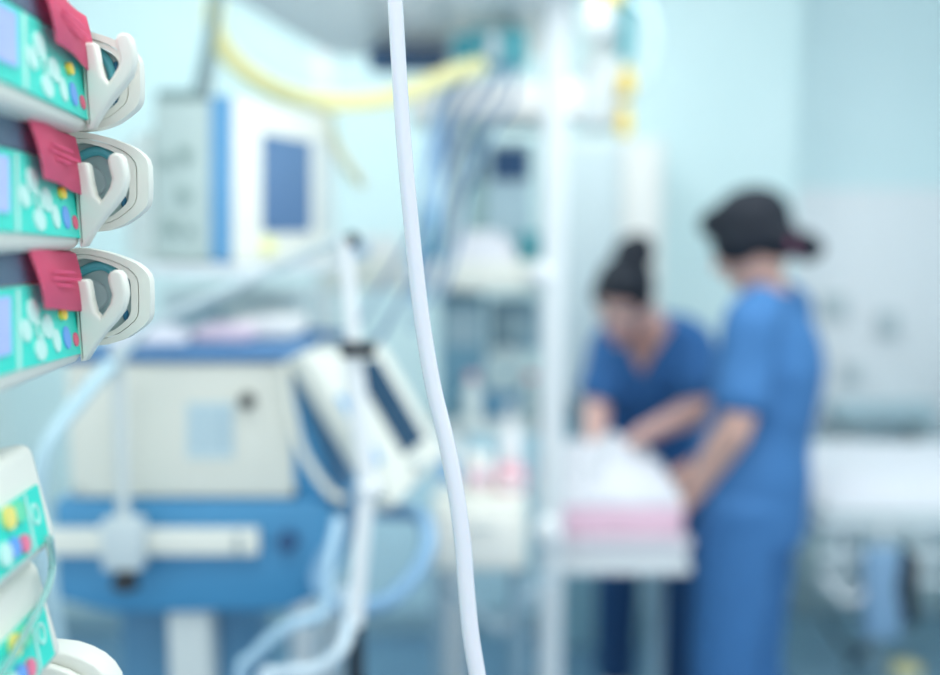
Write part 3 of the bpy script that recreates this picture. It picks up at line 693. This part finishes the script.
bm = NB(); box(bm, (ctx0,2.40,.0), (ctx0+.04,2.8,.03), .006); box(bm, (ctx1-.04,2.40,.0), (ctx1,2.8,.03), .006); obj('foot', bm, greyd, ct)
mt = NB(); box(mt, (ctx0+.004,cy0+.004,crz-.011), (ctx1-.004,cy1-.004,crz+.07), .025, None, 3); obj('mattress', mt, pinkl, label='pink covered mattress in the infant cot', cat='mattress')
mz = crz+.071
mound('blanket', ctx0+.005, ctx1-.008, cy0+.006, cy1-.04, mz, .08, linen, 'white rumpled blanket spread on the pink mattress', 'blanket', 4, .5, .42, 50)

# ================================================================== RIGHT BED
bx0, bx1 = P(816,520,2.75).x, 2.0
by0, by1 = 2.72, 3.55
bz = P(870,520,2.72).z
rb = thing('hospital_bed', 'hospital bed with grey frame at the right edge', 'bed', ((bx0+bx1)/2,3.1,0))
bm = NB(); box(bm, (bx0,by0,bz-.05), (bx1,by1,bz), .012); obj('frame', bm, mat('bed_grey','#c5d2d6',.45), rb)
bm = NB(); tube(bm, [V((bx0-.01,by0-.02,bz-.10)),V((bx1,by0-.02,bz-.10))], .014, 12, 0); tube(bm, [V((bx0-.01,by0-.02,bz-.17)),V((bx1,by0-.02,bz-.17))], .010, 12, 0)
for x in (bx0+.05, bx0+.28, bx0+.5): tube(bm, [V((x,by0-.02,bz-.17)),V((x,by0-.02,bz-.04))], .009, 10, 0)
obj('side_rail', bm, mat('rail_white','#d8e3e6',.4), rb)
for x in (bx0+.10, bx0+.62):
    bm = NB(); tube(bm, [V((x,by0+.06,bz-.05)),V((x+.14,by0+.06,.16))], .016, 12, 0); obj('leg', bm, mat('bed_leg','#9fbac4',.4), rb)
    bm = NB(); tube(bm, [V((x,by1-.1,bz-.05)),V((x+.14,by1-.1,.16))], .016, 12, 0); obj('leg', bm, mat('bed_leg','#9fbac4',.4), rb)
bm = NB(); box(bm, (bx0+.03,by0+.03,.1), (bx1,by1-.05,.16), .01); ub = obj('undercarriage', bm, mat('under_grey','#8db4c8',.5), rb)
for x in (bx0+.1, bx0+.7):
    for y in (by0+.07, by1-.1):
        bm = NB(); cyl(bm, (x-.015,y,.05), (x+.015,y,.05), .05, bev=.006); obj('castor', bm, rubber, ub)
bm = NB(); box(bm, (bx0+.02,by0+.03,bz+.001), (bx1-.02,by1-.03,bz+.03), .014, None, 3); obj('mattress', bm, mat('sheet_white','#dde4e7',.8,bump=.2), label='white sheeted mattress on the right hand bed', cat='mattress')
mound('bedding', bx0+.03, bx1-.04, by0+.05, by1-.08, bz+.031, .07, linen, 'rumpled white bedding heaped on the right hand bed', 'bedding', 8, .4, .6, 50)
# things hanging under the right bed
t = thing('drainage_bag', 'blue drainage bag hanging under the right hand bed', 'bag', P(882,600,2.62))
q = fr(866,548,902,640,2.62)
bm = NB(); prism(bm, q, (0,.03,0), .008); obj('pouch', bm, mat('soft_blue_bag','#84a9c8',.5), t)
bm = NB(); tube(bm, [P(884,550,2.635),P(884,530,2.66),P(886,522,2.67)], .005, 8); obj('hanger', bm, whitem, t)
t = thing('cable_bundle', 'dark hanging cable bundle at the right edge under the bed', 'cable', P(908,600,2.6))
bm = NB()
for k in range(4): tube(bm, [P(905+k*4,545+k*4,2.63),P(900+k*5,590,2.62),P(906+k*3,625,2.63)], .007, 8)
obj('strands', bm, rubber, t)
bm = NB(); cyl(bm, P(906,570,2.61), P(912,570,2.61), .022); obj('strap', bm, black, t)
bm = NB(); tube(bm, [P(822,575,2.65),P(845,600,2.64),P(868,592,2.64),P(892,575,2.65)], .010, 10); obj('white_hose', bm, whitem, label='white hose sagging below the right hand bed rail', cat='hose')
bm = NB(); tube(bm, [P(826,620,2.76),P(850,650,2.78),P(878,640,2.8),P(850,664,2.8),P(860,680,2.80)], .008, 10); obj('coiled_cable', bm, rubber, label='dark coiled cable low under the right hand bed', cat='cable')
t = thing('yellow_canister', 'small canister with yellow lid under the right hand bed', 'canister', P(905,665,2.66))
c = P(905,672,2.66)
bm = NB(); cyl(bm, (c.x,c.y,.161), (c.x,c.y,c.z), .04, bev=.006); obj('body', bm, mat('canister_grey','#9db7c0',.5), t)
bm = NB(); cyl(bm, (c.x,c.y,c.z), (c.x,c.y,c.z+.02), .042, bev=.004); obj('lid', bm, mat('dull_yellow','#d6cf96',.5), t)
# alcove : shelf & outlets
bm = NB(); y_ = AY-.03
sx0, sx1 = P(826,410,y_).x, P(925,410,y_).x
sf = thing('wall_shelf', 'grey teal shelf along the lower alcove wall', 'shelf', ((sx0+sx1)/2,y_-.08,P(860,425,y_).z))
bm = NB(); box(bm, (sx0,y_-.12,P(860,424,y_-.12).z), (sx1,y_,P(860,406,y_-.12).z), .006); obj('board', bm, mat('grey_teal_board','#b4cdd6',.5), sf)
for x in (sx0+.06, sx1-.06):
    bm = NB(); box(bm, (x-.01,y_-.10,P(860,440,y_).z), (x+.01,y_-.001,P(860,425,y_-.12).z), .002); obj('bracket', bm, grey, sf)
for k,(x,y,w,h,hx,lab) in enumerate(((835,306,26,22,'#c3ced2','flat pale socket plate on the alcove wall'),(889,325,20,26,'#bcc8cd','grey dispenser mounted on the alcove wall'),(852,374,18,18,'#c0cbd0','small socket plate low on the alcove wall'))):
    t = thing(('socket_plate','wall_dispenser','socket_plate')[k], lab, ('socket','dispenser','socket')[k], P(x,y,y_))
    q = [P(x-w/2,y-h/2,y_-.03),P(x+w/2,y-h/2,y_-.03),P(x+w/2,y+h/2,y_-.03),P(x-w/2,y+h/2,y_-.03)]
    bm = NB(); prism(bm, q, (0,.0285,0), .004); obj('plate', bm, mat('plate_%d'%k,hx,.5), t)
    bm = NB(); raised(bm, on_quad(q,.3,.3,.7,.7), .0005, .003); obj('insert', bm, mat('insert_grey','#bccace',.5), t, smooth=False)

# ================================================================== THE TWO NURSES
def ringloft(bm, pts, rad, xdir, n=18):
    """closed volume through ellipse sections; rad = (rx along xdir, ry); ends rounded"""
    pts = [V(p) for p in pts]; rad = [(r,r) if not isinstance(r,(tuple,list)) else r for r in rad]
    # dense resample
    pp, rr = [], []
    sp = spline(pts, 6); m = len(sp)-1
    for i, q in enumerate(sp):
        f = i/m*(len(rad)-1); k = min(int(f), len(rad)-2); t = f-k
        pp.append(q); rr.append((rad[k][0]*(1-t)+rad[k+1][0]*t, rad[k][1]*(1-t)+rad[k+1][1]*t))
    # rounded ends
    t0 = (pp[0]-pp[1]).normalized(); t1 = (pp[-1]-pp[-2]).normalized()
    e0 = min(rr[0]); e1 = min(rr[-1])
    head = [(pp[0]+t0*e0*.5*math.sin(a), (rr[0][0]*math.cos(a), rr[0][1]*math.cos(a))) for a in (1.4,1.0,.5)]
    tail = [(pp[-1]+t1*e1*.5*math.sin(a), (rr[-1][0]*math.cos(a), rr[-1][1]*math.cos(a))) for a in (.5,1.0,1.4)]
    seq = head + list(zip(pp,rr)) + tail
    rings = []
    for i,(q,r) in enumerate(seq):
        a = seq[max(0,i-1)][0]; b = seq[min(len(seq)-1,i+1)][0]
        t = (b-a).normalized() if (b-a).length > 1e-6 else t0
        x = (V(xdir)-t*V(xdir).dot(t)).normalized(); y = t.cross(x)
        rings.append([bm.verts.new(q+x*r[0]*math.cos(2*math.pi*j/n)+y*r[1]*math.sin(2*math.pi*j/n)) for j in range(n)])
    for A, B in zip(rings, rings[1:]):
        for j in range(n): bm.faces.new((A[j],A[(j+1)%n],B[(j+1)%n],B[j]))
    bm.faces.new(rings[0][::-1]); bm.faces.new(rings[-1])
def remeshed(name, bm, m, parent, vox, smooth_it=4, label=None, wrinkle=0):
    """join overlapping volumes into one continuous skin"""
    bmesh.ops.recalc_face_normals(bm, faces=bm.faces)
    me = bpy.data.meshes.new('tmp'); bm.to_mesh(me); bm.free()
    o = bpy.data.objects.new('tmp', me); C.objects.link(o)
    md = o.modifiers.new('r','REMESH'); md.mode = 'VOXEL'; md.voxel_size = vox; md.adaptivity = 0
    ms = o.modifiers.new('s','SMOOTH'); ms.factor = .5; ms.iterations = smooth_it
    dg = bpy.context.evaluated_depsgraph_get(); dg.update()
    me2 = bpy.data.meshes.new_from_object(o.evaluated_get(dg))
    bpy.data.objects.remove(o); bpy.data.meshes.remove(me)
    org = ORG[parent.name]
    b2 = NB(); b2.from_mesh(me2); bpy.data.meshes.remove(me2)
    if wrinkle:
        b2.normal_update()
        for v in b2.verts:
            q = v.co
            v.co = q + v.normal*wrinkle*(noise.noise(V((q.x*9,q.y*9,q.z*5)))+.5*noise.noise(q*22))
    return obj(name, b2, m, parent, label=label, ang=180)
def hand(bm, wrist, tipdir, palmn, thumbside, curl=.5, size=1.0):
    """palm with five separate bent fingers; palmn = direction the palm faces"""
    d = V(tipdir).normalized(); n = V(palmn); n = (n-d*n.dot(d)).normalized(); s = V(thumbside); s = (s-d*s.dot(d)-n*s.dot(n)).normalized()
    w = V(wrist); k = size
    ringloft(bm, [w-d*.01, w+d*.03*k, w+d*.062*k, w+d*.088*k], [(.024*k,.018*k),(.032*k,.016*k),(.039*k,.015*k),(.037*k,.012*k)], s, 16)
    lens = (.066,.074,.069,.054); base = (.0285,.0095,-.0095,-.028)
    for i in range(4):
        b = w+d*(.086-(.004 if i in (0,3) else 0)-.004*(i==3))*k + s*base[i]*k
        l = lens[i]*k; sp = s*(1.5-i)*.09
        c1 = curl*(.5+.12*i); c2 = c1+curl*.75; c3 = c2+curl*.6
        p1 = b+((d+sp).normalized()*math.cos(c1)+n*math.sin(c1))*l*.45
        p2 = p1+(d*math.cos(c2)+n*math.sin(c2))*l*.32
        p3 = p2+(d*math.cos(c3)+n*math.sin(c3))*l*.25
        ringloft(bm, [b-d*.012*k,b,p1,p2,p3], [.0085*k,.0088*k,.008*k,.0072*k,.006*k], s, 12)
    tb = w+d*.022*k+s*.028*k
    t1 = tb+(d*.6+s*.75+n*.25).normalized()*.038*k; t2 = t1+(d*.85+s*.35+n*.35).normalized()*.03*k; t3 = t2+(d+n*.35).normalized()*.022*k
    ringloft(bm, [w+d*.012*k+s*.012*k,tb,t1,t2,t3], [.014*k,.0135*k,.010*k,.009*k,.007*k], n, 12)
def build_head(bm, h, f, u, l, s=1.0):
    """skull, jaw, nose, brow, lips, ears around head centre h; f face direction, u up, l left"""
    M = Matrix((l, f, u)).transposed()
    def pt(x,y,z): return h + l*x*s + f*y*s + u*z*s
    ell(bm, pt(0,-.008,.03), (.075*s,.093*s,.085*s), M)          # cranium
    ell(bm, pt(0,.018,-.02), (.064*s,.072*s,.085*s), M)          # face
    ell(bm, pt(0,.038,-.075), (.042*s,.044*s,.036*s), M)         # jaw and chin
    ell(bm, pt(0,.070,-.100), (.018*s,.016*s,.015*s), M)         # chin point
    ringloft(bm, [pt(0,.082,.012),pt(0,.096,-.012),pt(0,.105,-.032)], [.008*s,.010*s,.014*s], l, 12)   # nose
    ell(bm, pt(.011,.095,-.036), (.008*s,.009*s,.007*s), M); ell(bm, pt(-.011,.095,-.036), (.008*s,.009*s,.007*s), M)
    ell(bm, pt(0,.078,.026), (.05*s,.014*s,.011*s), M)           # brow
    for sx in (1,-1):
        ell(bm, pt(.038*sx,.064,-.022), (.022*s,.018*s,.017*s), M)      # cheek
        ell(bm, pt(.073*sx,-.006,-.012), (.010*s,.019*s,.031*s), M)     # ear
    ell(bm, pt(0,.087,-.060), (.022*s,.010*s,.006*s), M); ell(bm, pt(0,.084,-.070), (.019*s,.010*s,.007*s), M)
    return pt, M
def nurse(label, J, loc, hs, skinm, topm, trm, hair, loose=1.0):
    r = thing('person', label, 'person', loc)
    f, l = V(J['f']).normalized(), V(J['l']).normalized()
    hf, hu = V(J['hf']).normalized(), None
    hl = V(J['hl']).normalized(); hl = (hl-hf*hl.dot(hf)).normalized(); hu = hl.cross(hf)
    if hu.z < 0: hu = -hu
    pel, che, nk, hd = V(J['pel']), V(J['che']), V(J['nk']), V(J['hd'])
    bm = NB()
    ax = (nk-pel).normalized()
    wst = lerp(pel,che,.45)
    ringloft(bm, [pel-ax*.06, pel+ax*.02, wst, che, lerp(che,nk,.6), nk], [(.14,.10),(.155,.11),(.125,.095),(.15,.11),(.14,.085),(.06,.055)], l, 22)
    ringloft(bm, [nk-ax*.03, lerp(nk,hd,.35), hd-hu*.05*hs-hf*.015], [.058,.05,.052], l, 16)
    pt, M = build_head(bm, hd, hf, hu, hl, hs)
    for sd in 'LR':
        sh_, el, wr = V(J['sh'+sd]), V(J['el'+sd]), V(J['wr'+sd])
        ringloft(bm, [lerp(sh_,nk,.35), sh_, lerp(sh_,el,.45), el, lerp(el,wr,.3), lerp(el,wr,.75), wr], [.05,.054,.045,.038,.040,.030,.025], f, 16)
        hp, kn, an = V(J['hp'+sd]), V(J['kn'+sd]), V(J['an'+sd])
        ringloft(bm, [hp, lerp(hp,kn,.4), kn, lerp(kn,an,.35), lerp(kn,an,.8), an], [.085,.072,.052,.053,.036,.034], f, 16)
        ringloft(bm, [an-V((0,0,.03))-f*.03, an-V((0,0,.04))+f*.05, an-V((0,0,.05))+f*.14], [(.034,.03),(.04,.025),(.036,.016)], V((0,0,1)).cross(f), 14)
        hd_ = J['hand'+sd]; hand(bm, wr, hd_[0], hd_[1], hd_[2], hd_[3], .98*hs)
    remeshed('body', bm, skinm, r, .0052, 3)
    # eyes, brows, lips
    for sx in (1,-1):
        bm = NB(); ell(bm, pt(.031*sx,.0745,.006), (.0125*hs,.010*hs,.008*hs), M, 14); e = obj('eye', bm, eyew, r)
        bm = NB(); ell(bm, pt(.031*sx,.083,.004), (.0055*hs,.003*hs,.0055*hs), M, 12); obj('iris', bm, eyed, e)
        bm = NB(); tube(bm, [pt(.013*sx,.091,.022),pt(.032*sx,.088,.029),pt(.052*sx,.074,.022)], .003, 8); obj('eyebrow', bm, hairm, r)
    bm = NB(); ell(bm, pt(0,.0915,-.061), (.021*hs,.007*hs,.0045*hs), M, 14); ell(bm, pt(0,.0895,-.069), (.018*hs,.008*hs,.0055*hs), M, 14); obj('lips', bm, lipm, r)
    # hair
    hair(r, pt, M, hs)
    # scrub top with sleeves and collar
    bm = NB()
    k = loose
    ringloft(bm, [pel-ax*J.get('hem',.10), pel+ax*.03, wst, che, lerp(che,nk,.55), lerp(che,nk,.93)], [(.185*k,.145*k),(.18*k,.145*k),(.16*k,.13*k),(.178*k,.135*k),(.172,.105),(.078,.068)], l, 26)
    for sd in 'LR':
        sh_, el = V(J['sh'+sd]), V(J['el'+sd])
        ringloft(bm, [lerp(sh_,nk,.5), sh_, lerp(sh_,el,.4), lerp(sh_,el,.78)], [.068,.068,.067,.070], f, 18)
    remeshed('scrub_top', bm, topm, r, .009, 5, wrinkle=.006)
    bm = NB(); c = lerp(che,nk,.94)
    # v-neck opening of skin
    if J.get('vneck'):
        a0 = nk+l*.075+f*.03; a1 = nk-l*.075+f*.03
        tip = lerp(che,nk,.18)+f*.145; midf = lerp(che,nk,.75)+f*.092
        bmv = NB(); vs = [bmv.verts.new(p) for p in (a0+f*.012, lerp(a0,tip,.5)+f*.036, tip, lerp(a1,tip,.5)+f*.036, a1+f*.012, nk+f*.062)]
        bmv.faces.new((vs[0],vs[1],vs[5])); bmv.faces.new((vs[1],vs[2],vs[5])); bmv.faces.new((vs[2],vs[3],vs[5])); bmv.faces.new((vs[3],vs[4],vs[5]))
        bmesh.ops.solidify(bmv, geom=bmv.faces, thickness=.012)
        obj('neckline_skin', bmv, skinm, r, label='skin showing in the v neck')
    n_ = 20; bmn = NB(); y = ax.cross(l)
    ringprism(bmn, [c+l*.082*math.cos(i*.31416)+y*.072*math.sin(i*.31416)+ax*.004 for i in range(n_)], [c+l*.066*math.cos(i*.31416)+y*.058*math.sin(i*.31416)+ax*.012 for i in range(n_)], ax*.008)
    obj('collar', bmn, topm, r)
    # trousers
    bm = NB()
    ringloft(bm, [pel-ax*.09, pel+ax*.05], [(.168*k,.13*k),(.16*k,.125*k)], l, 22)
    for sd in 'LR':
        hp, kn, an = V(J['hp'+sd]), V(J['kn'+sd]), V(J['an'+sd])
        ringloft(bm, [hp+V((0,0,.03)), lerp(hp,kn,.45), kn, lerp(kn,an,.5), an+V((0,0,.02))], J.get('leg',[.108,.098,.085,.08,.08]), f, 20)
    remeshed('trousers', bm, trm, r, .010, 4, wrinkle=.005)
    for sd in 'LR':
        an = V(J['an'+sd]); s_ = V((0,0,1)).cross(f); bmx = NB()
        ringloft(bmx, [V((an.x,an.y,.034))-f*.055, V((an.x,an.y,.045)), V((an.x,an.y,.04))+f*.09, V((an.x,an.y,.030))+f*.175], [(.036,.033),(.043,.044),(.047,.036),(.038,.026)], s_, 16)
        obj('shoe', bmx, white, r, ang=180)
    return r

def hair_one(r, pt, M, s):
    bm = NB()
    ell(bm, pt(0,-.018,.040), (.092*s,.108*s,.092*s), M)
    ell(bm, pt(0,-.05,-.005), (.078*s,.066*s,.075*s), M)
    ell(bm, pt(.060,.008,.004), (.034*s,.074*s,.056*s), M); ell(bm, pt(-.060,.008,.004), (.034*s,.074*s,.056*s), M); ell(bm, pt(0,-.07,-.035), (.07*s,.05*s,.05*s), M)
    ell(bm, pt(0,.052,.08), (.066*s,.05*s,.04*s), M)
    remeshed('hair', bm, hairm, r, .006, 4)
    bm = NB(); ell(bm, pt(.006,-.118,-.076), (.045*s,.034*s,.040*s), M); ell(bm, pt(.014,-.132,-.086), (.035*s,.026*s,.03*s), M); ell(bm, pt(-.008,-.124,-.066), (.026*s,.024*s,.026*s), M)
    remeshed('hair_bun', bm, hairm, r, .005, 2)
    bm = NB(); a = pt(.004,-.096,-.056)
    fdir = (pt(0,-1,0)-pt(0,0,0)).normalized(); uu = (pt(0,0,1)-pt(0,0,0)).normalized(); ll = (pt(1,0,0)-pt(0,0,0)).normalized()
    loop = [a+uu*.036*math.cos(i*.3927)+ll*.036*math.sin(i*.3927) for i in range(17)]
    tube(bm, loop, .013*s, 10, 0, False); obj('hair_tie', bm, tie, r, label='plum hair tie')
def hair_two(r, pt, M, s):
    bm = NB()
    ell(bm, pt(0,-.018,.046), (.084*s,.098*s,.082*s), M)
    ell(bm, pt(0,-.045,-.005), (.076*s,.066*s,.07*s), M)
    ell(bm, pt(.064,.012,.03), (.022*s,.05*s,.038*s), M); ell(bm, pt(-.064,.012,.03), (.022*s,.05*s,.038*s), M)
    ell(bm, pt(0,.046,.088), (.062*s,.045*s,.034*s), M)
    remeshed('hair', bm, hairm, r, .006, 4)
    bm = NB(); ell(bm, pt(.012,-.075,.115), (.062*s,.055*s,.046*s), M); ell(bm, pt(.022,-.09,.135), (.042*s,.036*s,.034*s), M)
    remeshed('hair_bun', bm, hairm, r, .005, 2)

f1 = V((-.85,.52,0)).normalized(); l1 = V((0,0,1)).cross(f1)
pel = V((.705,2.46,.93)); che = V((.745,2.47,1.215)); nk = V((.745,2.475,1.39))
J1 = dict(f=f1, l=l1, hf=V((-.78,.42,-.46)), hl=l1, pel=pel, che=che, nk=nk, hd=V((.688,2.47,1.526)),
  shL=che+l1*.165+V((0,0,.115)), shR=che-l1*.165+V((0,0,.115)),
  elL=P(737,424,2.27), wrL=P(690,497,2.37), elR=V((.745,2.71,1.11)), wrR=V((.615,2.61,.94)),
  hpL=pel+l1*.088-V((.0,0,.06)), hpR=pel-l1*.088-V((0,0,.06)),
  knL=V((.635,2.385,.48)), knR=V((.745,2.56,.48)), anL=V((.64,2.37,.085)), anR=V((.765,2.56,.085)),
  handL=(V((-.55,.25,-.62)),V((-.5,.3,-.75)),V((.3,.8,.1)),.45), handR=(V((-.8,-.1,-.45)),V((-.4,0,-.85)),V((-.1,-.9,0)),.5), hem=.13)
nurse('nurse in blue scrubs seen from behind with low dark bun and plum tie', J1, (.70,2.46,0), .97, skin2, scrub, scrub, hair_one, .98)

f2 = V((-.28,-.95,0)).normalized(); l2 = V((0,0,1)).cross(f2)
pel = V((.575,3.13,.87)); che = V((.535,2.99,1.11)); nk = V((.515,2.885,1.285))
J2 = dict(f=f2, l=l2, hf=V((-.42,-.72,-.55)), hl=l2, pel=pel, che=che, nk=nk, hd=P(624,300,2.80),
  shL=V((.645,2.90,1.225)), shR=V((.425,2.965,1.205)),
  elL=P(706,406,2.80), wrL=P(640,436,2.67), elR=P(597,408,2.90), wrR=P(594,442,2.76),
  hpL=pel+l2*.088-V((0,0,.06)), hpR=pel-l2*.088-V((0,0,.06)),
  knL=V((.655,3.10,.47)), knR=V((.475,3.12,.47)), anL=V((.665,3.13,.085)), anR=V((.478,3.16,.085)),
  handL=(V((-.75,-.3,-.3)),V((-.1,-.2,-.95)),V((-.3,.9,0)),.4), handR=(V((.2,-.75,-.4)),V((0,-.4,-.9)),V((.9,.2,0)),.4), hem=.1, vneck=True, leg=[.098,.085,.07,.066,.066])
nurse('nurse in blue v neck scrubs leaning over the cot facing the camera', J2, (.57,3.12,0), .97, skin, scrubd, scrubn, hair_two, .98)

# ================================================================== LIGHT
def ceil_light(x,y,w,h,power,lab):
    t = thing('ceiling_light', lab, 'ceiling light', (x,y,CZ))
    bm = NB(); box(bm, (x-w/2-.03,y-h/2-.03,CZ-.03), (x+w/2+.03,y+h/2+.03,CZ-.001), .004); obj('frame', bm, white, t)
    bm = NB(); box(bm, (x-w/2,y-h/2,CZ-.034), (x+w/2,y+h/2,CZ-.0305)); obj('diffuser', bm, mat('diffuser','#ffffff',.5,emit=2), t)
    ld = bpy.data.lights.new('lamp','AREA'); ld.shape = 'RECTANGLE'; ld.size = w; ld.size_y = h; ld.energy = power; ld.color = (.95,1,1)
    lo = bpy.data.objects.new('lamp', ld); C.objects.link(lo); lo.location = (x,y,CZ-.05)
ceil_light(-.6,2.4,1.2,1.0,17,'ceiling light panel over the ventilator side')
ceil_light(.9,1.6,1.2,1.0,24,'ceiling light panel over the nurses')
ceil_light(-.2,.1,1.2,.8,14,'ceiling light panel above the camera position')
sl = bpy.data.lights.new('pendant_fill','SPOT'); sl.energy = 9; sl.spot_size = 1.25; sl.spot_blend = .8; sl.shadow_soft_size = .2; sl.color = (.97,1,1)  # added fill spot to brighten the pendant underside; no lamp stands there
so = bpy.data.objects.new('pendant_fill', sl); C.objects.link(so); so.location = (-.15,1.3,1.5); so.rotation_euler = (V((-.3,1.95,2.1))-so.location).to_track_quat('-Z','Y').to_euler()
w = bpy.data.worlds.new('World'); bpy.context.scene.world = w; w.use_nodes = True
bg = w.node_tree.nodes['Background']; bg.inputs['Color'].default_value = (.86,.95,1,1); bg.inputs['Strength'].default_value = 1.16

# ------------------------------------------------------------------ camera
cd = bpy.data.cameras.new('Camera'); cam = bpy.data.objects.new('Camera', cd); C.objects.link(cam)
cam.location = (0,0,CAMZ); cam.rotation_euler = (math.pi/2-TH,0,0)
cd.sensor_width = 36; cd.lens = 36*FPX/940; cd.clip_start = .02
cd.dof.use_dof = True; cd.dof.focus_distance = .55; cd.dof.aperture_fstop = 2.05
bpy.context.scene.camera = cam
sc = bpy.context.scene
sc.view_settings.view_transform = 'Standard'; sc.view_settings.exposure = 0; sc.view_settings.look = 'None'
sc.cycles.use_denoising = True
